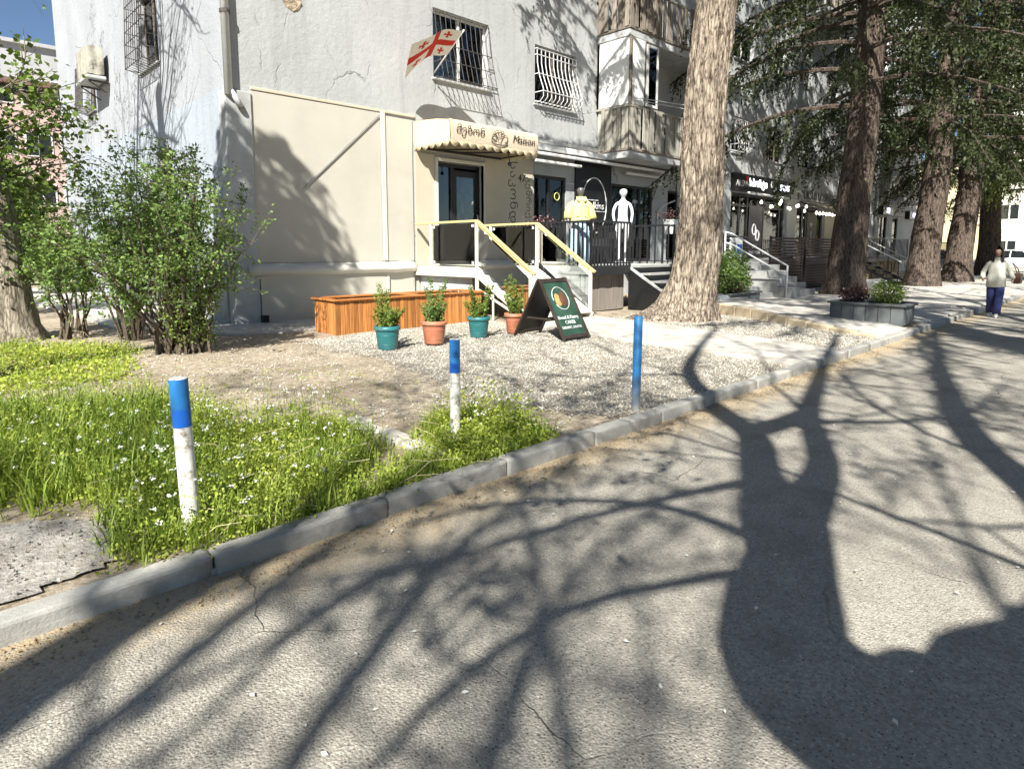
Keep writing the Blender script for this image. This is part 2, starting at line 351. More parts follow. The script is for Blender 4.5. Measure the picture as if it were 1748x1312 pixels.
MAT = dict(
    asphalt=asphalt(), soil=soil(), gravel=gravelmat(),
    stone=M('gravel_stone', (.47, .44, .37), .85, .2, 3, .3, 80),
    concrete=M('concrete', (.50, .475, .42), .88, .14, 3, .5, 45, dirt=(.34, .31, .26), dscale=1.4),
    kerb=M('kerb_concrete', (.36, .35, .315), .85, .2, 4, .5, 60, rnd=.1, dirt=(.20, .18, .15), dscale=3),
    kerbstone=M('edging_stone', (.50, .41, .28), .9, .22, 6, .6, 30, rnd=.18),
    wall=plaster('old_plaster', (.425, .437, .43), (.28, .285, .28), .75),
    wall_side=plaster('side_plaster', (.37, .385, .405), (.28, .29, .31), .35),
    wall_far=plaster('white_plaster', (.5, .5, .485), (.45, .45, .43), .3),
    beige=M('beige_cladding', (.485, .46, .39), .75, .05, 1.2, .12, 18, .01, dirt=(.42, .39, .33), dscale=.8, dlo=.5, dhi=.85),
    beige2=M('cream_wall', (.51, .46, .35), .75, .05, 1.5, .12, 18, .01),
    ledge=M('cream_ledge', (.60, .575, .50), .7, .06, 3, .15, 12),
    trim=M('pale_trim', (.55, .54, .50), .65, .08, 4, .1, 30),
    grey_trim=M('grey_trim', (.44, .45, .44), .75, .12, 3, .2, 30, dirt=(.3, .3, .28)),
    rubble=M('bare_masonry', (.36, .29, .20), .95, .4, 14, 1.0, 12, .06),
    pipe=M('downpipe_metal', (.55, .56, .55), .5, .12, 4, metal=.1),
    dark=M('black_paint', (.018, .018, .02), .45, .2, 8, .1, 40),
    dark2=M('dark_metal', (.028, .028, .03), .4, .2, 8, metal=.3),
    ironwhite=M('white_iron', (.62, .62, .6), .6, .15, 20, rnd=0),
    iron=M('rusty_iron', (.075, .066, .06), .7, .35, 20),
    white=M('white_paint', (.74, .74, .71), .55, .06, 4, .05, 40),
    cream=M('cream_paint', (.74, .70, .56), .5, .08, 5, .08, 40, dirt=(.62, .57, .45), dscale=4),
    handrail=woodplank('pale_yellow_wood', (.62, .50, .22), .45, .12, 0, .06),
    wood=woodplank('orange_stained_wood', (.38, .155, .042), .55, .42, 2, .32),
    woodrim=woodplank('orange_stained_rim', (.42, .155, .04), .42, .3, 0, .1),
    greywood=woodplank('weathered_board', (.34, .32, .27), .9, .30, 2, .22, .2),
    brownwood=woodplank('weathered_brown_board', (.24, .205, .165), .9, .4, 2, .25, .2),
    slat=woodplank('dark_slat', (.040, .022, .018), .6, .3, 0, .2),
    glass=glassmat('window_glass', (.72, .78, .76), .04),
    railglass=glassmat('rail_glass', (.78, .83, .82), .02),
    room=M('dark_room', (.035, .033, .03), .9, .4, 2),  # near-black colour stands in for the gloom of unlit rooms
    curtain=M('grey_curtain', (.42, .42, .40), .9, .15, 5, stretch=(6, 6, .5)),
    wframe=M('white_window_frame', (.66, .66, .63), .55, .1, 6),
    woodframe=M('old_brown_frame', (.16, .13, .10), .8, .3, 12),
    awning=M('beige_canvas', (.55, .46, .34), .85, .06, 3, .2, 9, .02),
    awning_side=M('sunlit_tone_canvas', (.66, .56, .37), .85, .05, 3, .15, 9, .02),  # lighter copy of the awning canvas, sunlit tone painted into the colour
    ink=M('dark_ink', (.03, .026, .024), .7, .2, 5),
    white_print=M('white_print', (.8, .8, .78), .6, .03, 5),
    teal=M('teal_plastic', (.028, .16, .165), .42, .12, 6, spec=.5, dirt=(.12, .19, .17), dscale=4, dlo=.5, dhi=.75),
    terracotta=M('terracotta_plastic', (.42, .155, .085), .5, .12, 6, dirt=(.36, .24, .17), dscale=4, dlo=.5, dhi=.75),
    potsoil=M('pot_soil', (.055, .04, .028), .95, .3, 30, .8, 50),
    blue=M('blue_paint', (.02, .17, .45), .5, .22, 9, .25, 30, dirt=(.30, .38, .46), dscale=13, dlo=.60, dhi=.66),
    blue2=M('blue_tape', (.012, .12, .50), .35, .06, 9),
    bollwhite=M('chipped_white_paint', (.66, .65, .60), .6, .10, 6, .25, 30, dirt=(.23, .18, .12), dscale=9, dlo=.53, dhi=.64),
    bollgrey=M('worn_grey_paint', (.24, .25, .25), .6, .25, 8, .2, 30, dirt=(.18, .15, .11), dscale=9),
    board_green=M('green_board_print', (.03, .075, .05), .55, .2, 4),
    frame_brown=M('dark_brown_wood', (.045, .032, .026), .55, .3, 10, stretch=(4, 4, 4)),
    photo_brown=M('print_brown', (.14, .065, .04), .6, .4, 18),
    photo_gold=M('print_gold', (.45, .30, .10), .6, .3, 22),
    bark=barkmat('cedar_bark', (.062, .044, .032), (.52, .435, .335)),
    bark_d=barkmat('dark_cedar_bark', (.036, .027, .022), (.18, .138, .108)),
    bark_l=barkmat('grey_bark', (.12, .10, .075), (.50, .44, .34)),
    twig=M('twig_bark', (.11, .085, .06), .9, .3, 20),
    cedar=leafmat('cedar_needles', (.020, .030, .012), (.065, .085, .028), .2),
    cedar_b=leafmat('sun_tinted_cedar_needles', (.06, .10, .02), (.22, .28, .06), .35),  # lighter copy of the needles, sunlight painted into the green
    bush=leafmat('bush_leaf', (.08, .15, .04), (.29, .42, .115), .4),
    bush_y=leafmat('yellow_green_leaf', (.12, .19, .035), (.30, .39, .08), .38),
    ivy=leafmat('ivy_leaf', (.03, .06, .012), (.19, .28, .045), .3),
    grass=leafmat('grass_blade', (.09, .17, .02), (.42, .52, .09), .4),
    weed=leafmat('ground_weed_leaf', (.20, .28, .03), (.58, .64, .12), .42),
    petal=M('white_petal', (.72, .74, .64), .7, .05, 5),
    pink=leafmat('pink_petal', (.45, .12, .16), (.75, .5, .52), .3),
    darkleaf=leafmat('dark_red_leaf', (.03, .02, .02), (.10, .045, .04), .2),
    skin=M('skin', (.55, .33, .23), .55, .08, 6),
    hair=M('dark_brown_hair', (.035, .02, .013), .5, .3, 20, stretch=(3, 3, .6)),
    jacket_w=M('cream_jacket_cloth', (.62, .60, .50), .9, .12, 6, .4, 14, .02),
    jeans_d=M('indigo_denim', (.03, .04, .13), .9, .3, 10, .3, 60),
    jeans_l=M('pale_denim', (.38, .50, .60), .9, .2, 6, .35, 14, .02),
    yellow=M('lemon_cloth', (.72, .68, .25), .85, .06, 5, .4, 9, .02),
    mannequin_g=M('gloss_grey_plastic', (.10, .095, .09), .28, .1, 6, spec=.6),
    mannequin_w=M('gloss_white_plastic', (.74, .74, .76), .3, .03, 5, spec=.5),
    leather=M('brown_leather', (.10, .045, .022), .5, .3, 10),
    flag_w=M('flag_white', (.74, .72, .66), .9, .05, 5), flag_r=M('flag_red', (.52, .035, .022), .9, .08, 5),
    ac=M('faded_cloth_cover', (.36, .34, .28), .9, .2, 4, .6, 8, .04),
    sign_black=M('black_sign', (.012, .012, .014), .3, .2, 5),
    sign_grey=M('grey_sign', (.20, .20, .19), .6, .2, 5),
    led=emit('white_led', (.9, .92, 1.0), 1.6), led_r=emit('red_led', (.5, .03, .02), .1), led_v=emit('violet_led', (.62, .58, 1.0), 1.4),
    bulb=emit('bulb_glow', (1.0, .93, .75), 4.0),
    purple=M('dark_purple_panel', (.032, .024, .036), .4, .2, 4), brownpanel=M('brown_panel', (.085, .07, .055), .6, .2, 4),
    greybox=M('grey_box_panel', (.10, .11, .11), .65, .2, 5, rnd=.1), greystone=M('grey_granite', (.30, .30, .285), .6, .15, 20, .1, 60, rnd=.1),
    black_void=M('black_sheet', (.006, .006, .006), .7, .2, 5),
    skirt=woodplank('grey_skirting_board', (.23, .205, .175), .85, .2, 2, .15, .2),
    corr=M('pale_corrugated', (.45, .44, .41), .7, .1, 6),
    carbody=M('silver_car_paint', (.42, .43, .44), .25, .04, 3, metal=.5, spec=.6), carwhite=M('white_car_paint', (.70, .70, .69), .25, .03, 3, spec=.6),
    cardark=M('dark_car_paint', (.05, .035, .035), .25, .1, 3, spec=.6), carred=M('red_lamp', (.45, .02, .02), .3, .1, 3),
    carglass=M('car_glass', (.02, .025, .028), .08, .1, 3, spec=.8), rubber=M('rubber', (.02, .02, .02), .8, .2, 10), rim=M('alloy', (.45, .45, .46), .35, .1, 5, metal=.8),
    yellowwall=M('yellow_plaster', (.66, .58, .34), .9, .12, 1.2, .2, 12, dirt=(.55, .5, .36)), whitewall=M('bright_plaster', (.70, .69, .62), .9, .08, 1.0, .2, 12),
    pinkwall=M('pink_plaster', (.52, .38, .34), .9, .15, 1, .3, 12), greywall=M('grey_panel_wall', (.42, .42, .42), .9, .12, .6, .2, 10),
    rooft=M('roof_sheet', (.18, .11, .09), .8, .2, 4),
)

# ------------------------------------------------------------------ ground, road, kerb, paths
GZ = 0.08
def inpoly(x, y, poly):
    c = False; n = len(poly)
    for i in range(n):
        x0, y0 = poly[i]; x1, y1 = poly[i-1]
        if (y0 > y) != (y1 > y) and x < (x1 - x0) * (y - y0) / (y1 - y0) + x0: c = not c
    return c
def gh(x, y):
    """height of the soil"""
    p = Vector((x * .9, y * .9, 0)); q = Vector((x * 4, y * 4, 3))
    a = min(1, max(0, (y - 3.2) / .8))
    return GZ + a * (.022 * mnoise.noise(p) + .010 * mnoise.noise(q))
PAD = [(-3, 4.6), (.28, 4.33), (.60, 4.12), (.73, 3.95), (.68, 3.7), (.61, 3.39), (.1, 3.34), (-3, 3.34)]
G1 = [(-6, 12.6), (1.1, 12.9), (2.63, 11.21), (2.09, 8.99), (1.76, 8.79), (1.98, 6.55), (2.5, 5.72), (2.66, 4.5), (2.33, 3.81), (1.74, 3.37), (1.13, 3.22), (0.63, 3.3), (0.73, 3.9), (0.54, 4.3), (.28, 4.55), (-3, 4.8), (-6, 6)]
G2 = [(1.13, 3.22), (1.74, 3.37), (2.09, 3.42), (2.57, 3.57), (3.2, 4.3), (3.5, 4.5), (3.8, 4.2), (3.81, 3.45), (3.51, 3.24), (2.91, 3.22), (2.01, 3.21)]
GRAVEL = [(4.75, 9.9), (4.55, 8.6), (4.73, 7.64), (4.55, 6.3), (4.15, 4.9), (4.2, 4.2), (4.42, 3.7), (4.64, 3.22), (7.95, 3.22), (8.22, 3.3), (8.66, 7.04), (9.0, 8.7), (9.0, 9.95), (7.2, 9.98), (5.6, 9.98)]
GRAVEL2 = [(10.0, 3.22), (11.9, 3.22), (13.9, 7.2), (13.2, 8.6), (11.0, 8.3)]

def grid(name, xs, ys, zf, mat, kind='structure'):
    V = [(x, y, zf(x, y)) for y in ys for x in xs]; nx = len(xs)
    F = [(j*nx+i, j*nx+i+1, (j+1)*nx+i+1, (j+1)*nx+i) for j in range(len(ys)-1) for i in range(nx-1)]
    o = np_mesh(name, V, F, mat, None, True); return tag(o, kind=kind)
mb = MB().quad((-250, -250, -.03), (250, -250, -.03), (250, 250, -.03), (-250, 250, -.03))
tag(mb.build('ground', MAT['soil']), kind='structure')
grid('road', [-60, -20] + list(np.linspace(-8, 20, 57)) + [40, 70, 120], np.linspace(-1.2, 3.16, 12),
     lambda x, y: .012 * mnoise.noise(Vector((x * .5, y * .5, 0))) * (1 if -1 < y < 2.9 else .2), MAT['asphalt'])
grid('soil', [-60, -25] + list(np.linspace(-9, 20, 140)) + [40, 70, 120], list(np.linspace(3.20, 13.2, 60)) + [20, 40, 90], gh, MAT['soil'])
tag(MB().box(-60, 120, -30, -1.35, -.02, .09).build('verge', MAT['soil']), kind='structure')

kb = MB(); kb.box(-.4965, .4965, -.065, .065, -.12, .115)
kerb = tag(MB().box(-30, 70, 3.135, 3.245, -.1, .035).build('kerb', MAT['kerb']), kind='structure')
def kerbrow(y0, parent, x0, x1):
    me = None
    for i, x in enumerate(np.arange(x0, x1, 1.0)):
        if me is None:
            o = kb.build('kerb_stone', MAT['kerb'], parent, bevel=.018); me = o.data
        else:
            o = bpy.data.objects.new('kerb_stone', me); _link(o, parent)
            b = o.modifiers.new('bevel', 'BEVEL'); b.width = .018; b.segments = 2
        o.location = (x + .5, y0 + random.uniform(-.012, .012), random.uniform(-.012, .006))
        o.rotation_euler = (random.uniform(-.02, .02), random.uniform(-.006, .006), random.uniform(-.010, .010))
kerbrow(3.19, kerb, -4, 30)
verge_kerb = tag(MB().box(-30, 70, -1.35, -1.2, -.1, .11).build('kerb_far_side', MAT['kerb']), kind='structure')

# gravel bed with loose stones
def fillgrid(name, poly, z, mat, step=.25):
    xs = np.arange(min(p[0] for p in poly), max(p[0] for p in poly) + step, step)
    ys = np.arange(min(p[1] for p in poly), max(p[1] for p in poly) + step, step)
    V = []; F = []; idx = {}
    def vi(i, j):
        if (i, j) not in idx:
            idx[(i, j)] = len(V); x, y = xs[i], ys[j]
            xx = x + random.uniform(-.3, .3) * step; yy_ = y + random.uniform(-.3, .3) * step; V.append((xx, yy_, gh(xx, yy_) + z))
        return idx[(i, j)]
    for i in range(len(xs)-1):
        for j in range(len(ys)-1):
            if inpoly(xs[i] + step/2, ys[j] + step/2, poly): F.append((vi(i, j), vi(i+1, j), vi(i+1, j+1), vi(i, j+1)))
    return np_mesh(name, V, F, mat, None, True)
tag(fillgrid('gravel_bed', GRAVEL, .006, MAT['gravel'], .125), kind='structure')
tag(fillgrid('gravel_bed', GRAVEL2, .006, MAT['gravel'], .125), kind='structure')
def stones(name, polys, n, smin, smax, mat, z):
    P = []
    x0 = min(p[0] for q in polys for p in q); x1 = max(p[0] for q in polys for p in q)
    y0 = min(p[1] for q in polys for p in q); y1 = max(p[1] for q in polys for p in q)
    while len(P) < n:
        x = random.uniform(x0, x1); y = random.uniform(y0, y1)
        if any(inpoly(x + random.gauss(0, .12), y + random.gauss(0, .12), q) for q in polys): P.append((x, y))
    P = np.array(P); base = np.array([(1,0,0),(0,1,0),(-1,0,0),(0,-1,0),(0,0,.75),(0,0,-.6)], float)
    F0 = np.array([(0,1,4),(1,2,4),(2,3,4),(3,0,4),(1,0,5),(2,1,5),(3,2,5),(0,3,5)])
    s = rng.uniform(smin, smax, n); a = rng.uniform(0, 6.28, n)
    V = base[None] * s[:, None, None] * rng.uniform(.6, 1.25, (n, 6, 1)); V[:, :, 1] *= rng.uniform(.55, 1, (n, 1))
    c, sn = np.cos(a)[:, None], np.sin(a)[:, None]
    X = V[:, :, 0] * c - V[:, :, 1] * sn + P[:, :1]; Y = V[:, :, 0] * sn + V[:, :, 1] * c + P[:, 1:]
    Z = V[:, :, 2] + rng.uniform(0, .006, (n, 1)) + (z + np.array([gh(px, py) - GZ if py > 3.2 else 0 for px, py in P]))[:, None]
    V = np.stack([X, Y, Z], 2).reshape(-1, 3); F = (F0[None] + (np.arange(n) * 6)[:, None, None]).reshape(-1, 3)
    return np_mesh(name, V, F, mat)
m, nt, b = newmat('loose_stone'); g_ = N(nt, 'ShaderNodeNewGeometry')
L(nt, mix(nt, g_.outputs['Random Per Island'], (.28, .265, .225), (.62, .59, .515)), b.inputs['Base Color']); b.inputs['Roughness'].default_value = .85
MAT['loose'] = m
tag(stones('gravel', [GRAVEL], 23000, .007, .018, MAT['loose'], GZ + .010), 'pale loose gravel spread in front of the entrance stairs', 'gravel', kind='stuff')
tag(stones('gravel', [GRAVEL2], 8000, .009, .02, MAT['loose'], GZ + .010), 'pale loose gravel around the foot of the big bright trunk', 'gravel', kind='stuff')
DIRT = [(1.5, 9.6), (2.2, 6.3), (2.9, 5.4), (2.9, 3.4), (4.6, 3.3), (4.6, 10), (3, 10.5)]
tag(stones('pebbles', [DIRT, PAD], 1500, .006, .02, MAT['loose'], GZ + .006), 'small pebbles scattered over the bare soil', 'pebbles', kind='stuff')
tag(stones('road_grit', [[(-1, 2.85), (12, 2.95), (12, 3.12), (-1, 3.12)]], 1800, .004, .011, M('sandy_grit', (.33, .24, .14), .9, .3, 5), .004), 'sandy grit gathered on the asphalt along the kerb', 'grit', kind='stuff')
# little white petals lying on the asphalt
pc = np.stack([rng.uniform(.6, 9, 120), rng.uniform(-.5, 3, 120), np.full(120, .016)], 1)
tag(leaves('fallen_petals', pc, rng.uniform(.012, .032, 120), MAT['petal'], up=6, w=.3, fold=.03), 'tiny white petals and scraps fallen on the road', 'petals', kind='stuff')

def slab(name, poly, z0, z1, mat, zf=None):
    n = len(poly); V = [(x, y, z0) for x, y in poly] + [(x, y, (zf(x, y) if zf else z1)) for x, y in poly]
    mb = MB().add(V, [tuple(range(n))[::-1], tuple(range(n, 2*n))] + [(i, (i+1) % n, (i+1) % n + n, i + n) for i in range(n)])
    return tag(mb.build(name, mat, bevel=.012), kind='structure')
slab('concrete_path', [(8.24, 3.26), (9.96, 3.26), (10.5, 5.3), (11.1, 8.7), (9.0, 8.72), (8.68, 7.04)], .0, GZ + .045, MAT['concrete'])
ramp = lambda x, y: GZ + .04 + .2 * max(0, min(1, (y - 3.2) / 3.4))
slab('concrete_ramp', [(12.08, 3.26), (13.6, 3.26), (14.9, 5.4), (16.4, 8.1), (14.2, 8.1), (13.05, 5.2)], .0, 0, MAT['concrete'], ramp)
slab('pavement', [(14.7, 3.26), (60, 3.26), (60, 9.2), (19.6, 9.2), (17.0, 8.0)], .0, GZ + .05, MAT['concrete'])
MAT['crumbled'] = M('crumbled_concrete', (.36, .335, .295), .95, .35, 22, 1.0, 45, .02, dirt=(.20, .16, .12), dscale=3.5)
pad = fillgrid('broken_concrete_pad', [(p[0], max(p[1], 3.26)) for p in PAD], .014, MAT['crumbled'], .05)
for v_ in pad.data.vertices: v_.co.z += .010 * abs(mnoise.noise(v_.co * 5)) + .006 * mnoise.noise(v_.co * 16)
tag(pad, kind='structure')
tag(stones('rubble', [PAD], 1400, .004, .013, MAT['crumbled'], GZ + .025), 'loose crumbs of broken concrete at the lower left', 'rubble', kind='stuff')
slab('concrete_apron', [(3.9, 12.72), (3.85, 11.9), (4.3, 11.2), (5.3, 10.95), (9.02, 10.95), (9.02, 12.72)], .0, GZ + .05, MAT['concrete'])
slab('side_path', [(2.9, 13.0), (4.82, 12.74), (4.82, 30), (2.3, 30)], .0, GZ + .045, MAT['concrete'])
# stone edging beside the ramp and the short strip in the soil
edg = tag(MB().box(12.4, 12.5, 3.9, 4.0, .02, .06).build('ramp_edging', MAT['kerbstone']), kind='structure')
for i in range(9):
    t0, t1 = i / 9, (i + .95) / 9; a = Vector((12.02, 3.25, 0)).lerp(Vector((14.12, 7.6, 0)), t0); b2 = Vector((12.02, 3.25, 0)).lerp(Vector((14.12, 7.6, 0)), t1)
    h = ramp(0, a.y) + random.uniform(-.012, .02)
    MB().beam((a.x - .07, a.y, h/2), (b2.x - .07, b2.y, h/2 + .006), .16, h).build('edging_stone', MAT['kerbstone'], edg, bevel=.02)
strip = tag(MB().box(2.70, 2.78, 3.6, 4.8, .03, .075).build('soil_edging', MAT['concrete']), kind='structure')
for y0, y1, dx in ((3.55, 3.98, .015), (4.02, 4.36, 0), (4.38, 4.62, -.02), (4.64, 4.86, .02)):
    MB().box(2.66 + dx, 2.82 + dx, y0, y1, .04, GZ + .05 + random.uniform(-.01, .012)).build('edging_stone', MAT['concrete'], strip, bevel=.015)

# ------------------------------------------------------------------ the apartment building
YF, XC = 12.7, 4.8
bld = thing('apartment_building', 'long pale plastered apartment block with shops along its raised ground floor', 'building', (XC, YF, 0))
FR = Matrix.Translation((0, YF, 0))                                    # front wall: x right, y inwards
SD = Matrix(((0, 1, 0, XC), (-1, 0, 0, 0), (0, 0, 1, 0), (0, 0, 0, 1)))  # side wall: local x = -Y, local y = inwards (+X)

def wall(name, mat, Mx, x0, x1, z0, z1, holes, depth=.3, parent=bld):
    xs = sorted(set([x0, x1] + [h[0] for h in holes] + [h[1] for h in holes])); zs = sorted(set([z0, z1] + [h[2] for h in holes] + [h[3] for h in holes]))
    mb = MB(Mx); idx = {}
    for i in range(len(xs)-1):
        for j in range(len(zs)-1):
            cx, cz = (xs[i]+xs[i+1])/2, (zs[j]+zs[j+1])/2
            if any(h[0] < cx < h[1] and h[2] < cz < h[3] for h in holes): continue
            mb.quad((xs[i], 0, zs[j]), (xs[i+1], 0, zs[j]), (xs[i+1], 0, zs[j+1]), (xs[i], 0, zs[j+1]))
    for (a, b_, c, d) in holes:
        mb.quad((a, 0, c), (a, depth, c), (a, depth, d), (a, 0, d)); mb.quad((b_, 0, d), (b_, depth, d), (b_, depth, c), (b_, 0, c))
        mb.quad((a, 0, d), (a, depth, d), (b_, depth, d), (b_, 0, d)); mb.quad((a, 0, c), (b_, 0, c), (b_, depth, c), (a, depth, c))
    return mb.build(name, mat, parent)

F1 = [(9.7, 11.5, 5.72, 7.34), (13.24, 15.0, 5.66, 7.26), (17.9, 19.3, 4.7, 7.2), (24.85, 26.6, 5.55, 7.0), (28.1, 29.8, 5.52, 7.0), (31.6, 33.3, 5.55, 7.0), (34.7, 36.5, 5.55, 7.0), (38.1, 39.5, 5.6, 7.0), (45.2, 46.6, 4.8, 6.9), (47.9, 49.2, 5.4, 6.9)]
F2 = [(9.7, 11.5, 9.1, 10.8), (13.24, 15.0, 9.1, 10.8), (17.9, 19.3, 8.2, 10.7), (24.75, 26.55, 9.25, 10.6), (28.3, 29.8, 9.3, 10.6), (31.4, 32.8, 9.3, 10.6), (34.7, 36.5, 9.3, 10.6), (38.1, 39.5, 9.3, 10.6), (45.2, 46.6, 8.4, 10.5), (47.9, 49.2, 9.0, 10.5)]
F3 = [(24.75, 26.55, 12.8, 14.2), (28.3, 29.8, 12.8, 14.2), (32, 33.4, 12.8, 14.2), (38.1, 39.5, 12.8, 14.2)]
DOOR = (9.75, 11.3, 1.2, 3.76)
SHOPS = [(13.22, 14.62, 1.2, 3.72), (16.85, 19.25, 1.2, 3.72), (20.2, 20.9, 1.2, 3.7), (25.0, 30.35, 1.2, 3.95), (31.6, 35.2, 1.2, 3.7), (44.6, 46.2, 1.2, 3.7), (47.4, 48.6, 1.2, 3.7)]
wall('front_wall', MAT['wall'], FR, XC, 53, 0, 18, F1 + F2 + F3 + [DOOR] + SHOPS)
S1W = [(-18.25, -16.75, 5.95, 7.75), (-24.3, -23.2, 5.85, 7.2), (-17.6, -16.3, 2.6, 3.95)]
wall('side_wall', MAT['wall_side'], SD, -28.7, -YF, 0, 18, S1W)
wall('side_paint', plaster('pale_blue_paint', (.36, .40, .44), (.27, .30, .33), .3), SD @ Matrix.Translation((0, -.005, 0)), -26.2, -13.05, 1.25, 4.72, [S1W[2]], .004)
MB().box(XC + .05, 52.9, 28.4, 28.6, 0, 18).box(52.7, 52.9, YF + .05, 28.4, 0, 18).build('rear_wall', MAT['wall_far'], bld)
MB().box(XC - .3, 53.3, YF - .35, 28.9, 18, 18.3).build('roof', MAT['rooft'], bld)
MB().box(XC + .4, 52.5, YF + 2.2, YF + 2.3, .1, 17.9).build('dark_backdrop', MAT['room'], bld)  # dark back panel behind the windows, room shade put into its colour
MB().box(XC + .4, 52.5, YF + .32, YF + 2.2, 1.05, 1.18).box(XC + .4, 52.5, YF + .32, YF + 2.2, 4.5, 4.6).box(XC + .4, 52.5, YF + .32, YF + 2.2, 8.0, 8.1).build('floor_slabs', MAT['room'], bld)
MB().box(XC + 1.6, XC + 1.7, YF + .4, 28, .1, 17.9).build('dark_backdrop', MAT['room'], bld)

def window(Mx, x0, x1, z0, z1, parts=2, frame='wframe', curtain=1.0, sill=True, fw=.07, grille=None, transom=None, dark=False):
    mb = MB(Mx); y0, y1 = .14, .20
    mb.box(x0, x1, y0, y1, z0, z0+fw).box(x0, x1, y0, y1, z1-fw, z1).box(x0, x0+fw, y0, y1, z0+fw, z1-fw).box(x1-fw, x1, y0, y1, z0+fw, z1-fw)
    xs = [x0 + (x1-x0) * k / parts for k in range(parts+1)]
    for x in xs[1:-1]: mb.box(x-fw*.5, x+fw*.5, y0-.004, y1, z0+fw, z1-fw)
    zt = z1
    if transom: mb.box(x0+fw, x1-fw, y0-.002, y1, transom-fw/2, transom+fw/2)
    w = mb.build('window', MAT[frame], bld)
    for k in range(parts):
        a = xs[k] + (fw if k == 0 else fw*.5); c = xs[k+1] - (fw if k == parts-1 else fw*.5)
        MB(Mx).box(a, c, y0+.024, y0+.034, z0+fw, z1-fw).build('pane', MAT['glass'], w)
    if curtain:
        for (ca, cc) in ((x0+.05, x0+(x1-x0)*.36*curtain), (x1-(x1-x0)*.42*curtain, x1-.05)):
            n = 22; V = []; F = []
            for i in range(n+1):
                t = i/n; xx = ca+(cc-ca)*t; yy = .34+.035*math.sin(t*n*1.25)+.01*random.random()
                V += [(xx, yy, z0+.04), (xx, yy, z1-.03)]
            F = [(2*i, 2*i+2, 2*i+3, 2*i+1) for i in range(n)]
            MB(Mx).add(V, F).build('curtain', MAT['curtain'], w, True)
    if sill: MB(Mx).box(x0-.06, x1+.06, -.07, .14, z0-.045, z0-.002).build('sill', MAT['grey_trim'], w, bevel=.006)
    if grille == 'flare':
        g = MB(Mx); n = 12
        for i in range(n):
            x = x0+.03+(x1-x0-.06)*i/(n-1)
            g.tube([(x, -.03, z1-.03), (x, -.12, z0+.9), (x, -.36, z0-.02), (x+.03, -.30, z0-.06), (x+.06, .02, z0+.06)], .009, 5)
        for f_, yy in ((.04, -.05), (.5, -.16), (.75, -.27), (1.0, -.37)):
            z = z1-.03-(z1-z0)*f_; g.tube([(x0+.02, 0, z), (x0+.02, yy, z), (x1-.02, yy, z), (x1-.02, 0, z)], .010, 5)
        g.build('grille', MAT['iron'], w)
    if grille == 'belly':
        g = MB(Mx); n = 11
        for i in range(n):
            x = x0+.04+(x1-x0-.08)*i/(n-1)
            g.tube([(x, -.05, z1-.1), (x, -.06, z1-.5), (x, -.14, z0+.75), (x, -.30, z0+.35), (x, -.30, z0+.16), (x, -.18, z0+.05), (x, -.04, z0+.03)], .014, 6)
        for z, yy in ((z1-.12, -.06), (z1-.28, -.06), (z0+.8, -.13), (z0+.06, -.06), (z0+.3, -.32)):
            g.tube([(x0+.01, 0, z), (x0+.01, yy, z), (x1-.01, yy, z), (x1-.01, 0, z)], .014, 5)
        g.build('grille', MAT['ironwhite'], w)
    if grille == 'box':
        g = MB(Mx); n = 9
        for i in range(n):
            x = x0+.03+(x1-x0-.06)*i/(n-1)
            g.tube([(x, .0, z1-.02), (x, -.28, z1-.05), (x, -.36, z0+.04), (x, .0, z0-.06)], .011, 5)
        for i in range(7):
            f_ = i/6; g.tube([(x0+.03, 0, z1-.05-f_*(z1-z0-.05)), (x0+.03, -.29-.07*f_, z1-.05-f_*(z1-z0-.08)), (x1-.03, -.29-.07*f_, z1-.05-f_*(z1-z0-.08)), (x1-.03, 0, z1-.05-f_*(z1-z0-.05))], .010, 5)
        g.build('grille', MAT['iron'], w)
    return w
for i, h in enumerate(F1 + F2 + F3):
    g = {0: 'flare', 1: 'belly', 3: 'belly', 10: 'flare'}.get(i)
    if h[0] == 17.9: window(FR, *h, parts=2, grille=None, sill=False)
    else: window(FR, *h, parts=2 if h[0] < 24 else random.choice([2, 2, 3]), frame='woodframe' if i in (1, 4) else 'wframe', grille=g, curtain=random.uniform(.7, 1.15))
window(SD, *S1W[0], parts=2, frame='woodframe', grille='box'); window(SD, *S1W[1], parts=2, frame='woodframe', grille='box'); window(SD, *S1W[2], parts=2, frame='woodframe', curtain=0)

# plaster details, cladding, ledge, corner, pipes
MB().add([(x, YF - .004 - .02 * random.random() * (k % 2), z) for k, (x, z) in enumerate([(5.78, 6.75), (5.9, 6.6), (6.02, 6.42), (6.18, 6.36), (6.3, 6.40), (6.36, 6.55), (6.33, 6.7), (6.4, 6.82), (6.3, 7.05), (6.0, 7.1), (5.8, 7.0)])], [tuple(range(11))]).build('bare_masonry_patch', MAT['rubble'], bld)
for x0, x1, z0, z1, m_ in ((5.22, 8.14, 1.32, 4.66, 'beige'), (8.27, 9.02, 1.32, 4.62, 'beige')):
    MB().box(x0, x1, YF - .03, YF, z0, z1).build('cladding_panel', MAT[m_], bld, bevel=.008)
MB().box(5.22, 8.2, YF - .10, YF, .05, 1.08).build('base_panel', MAT['beige'], bld, bevel=.01)
MB().box(8.26, 9.0, YF - .06, YF, .05, 1.08).build('base_panel', MAT['beige'], bld, bevel=.01)
lp = [(YF, 1.06), (YF - .12, 1.06), (YF - .20, 1.12), (YF - .21, 1.18), (YF - .16, 1.25), (YF - .05, 1.30), (YF, 1.32)]
lv = []; nseg = 26
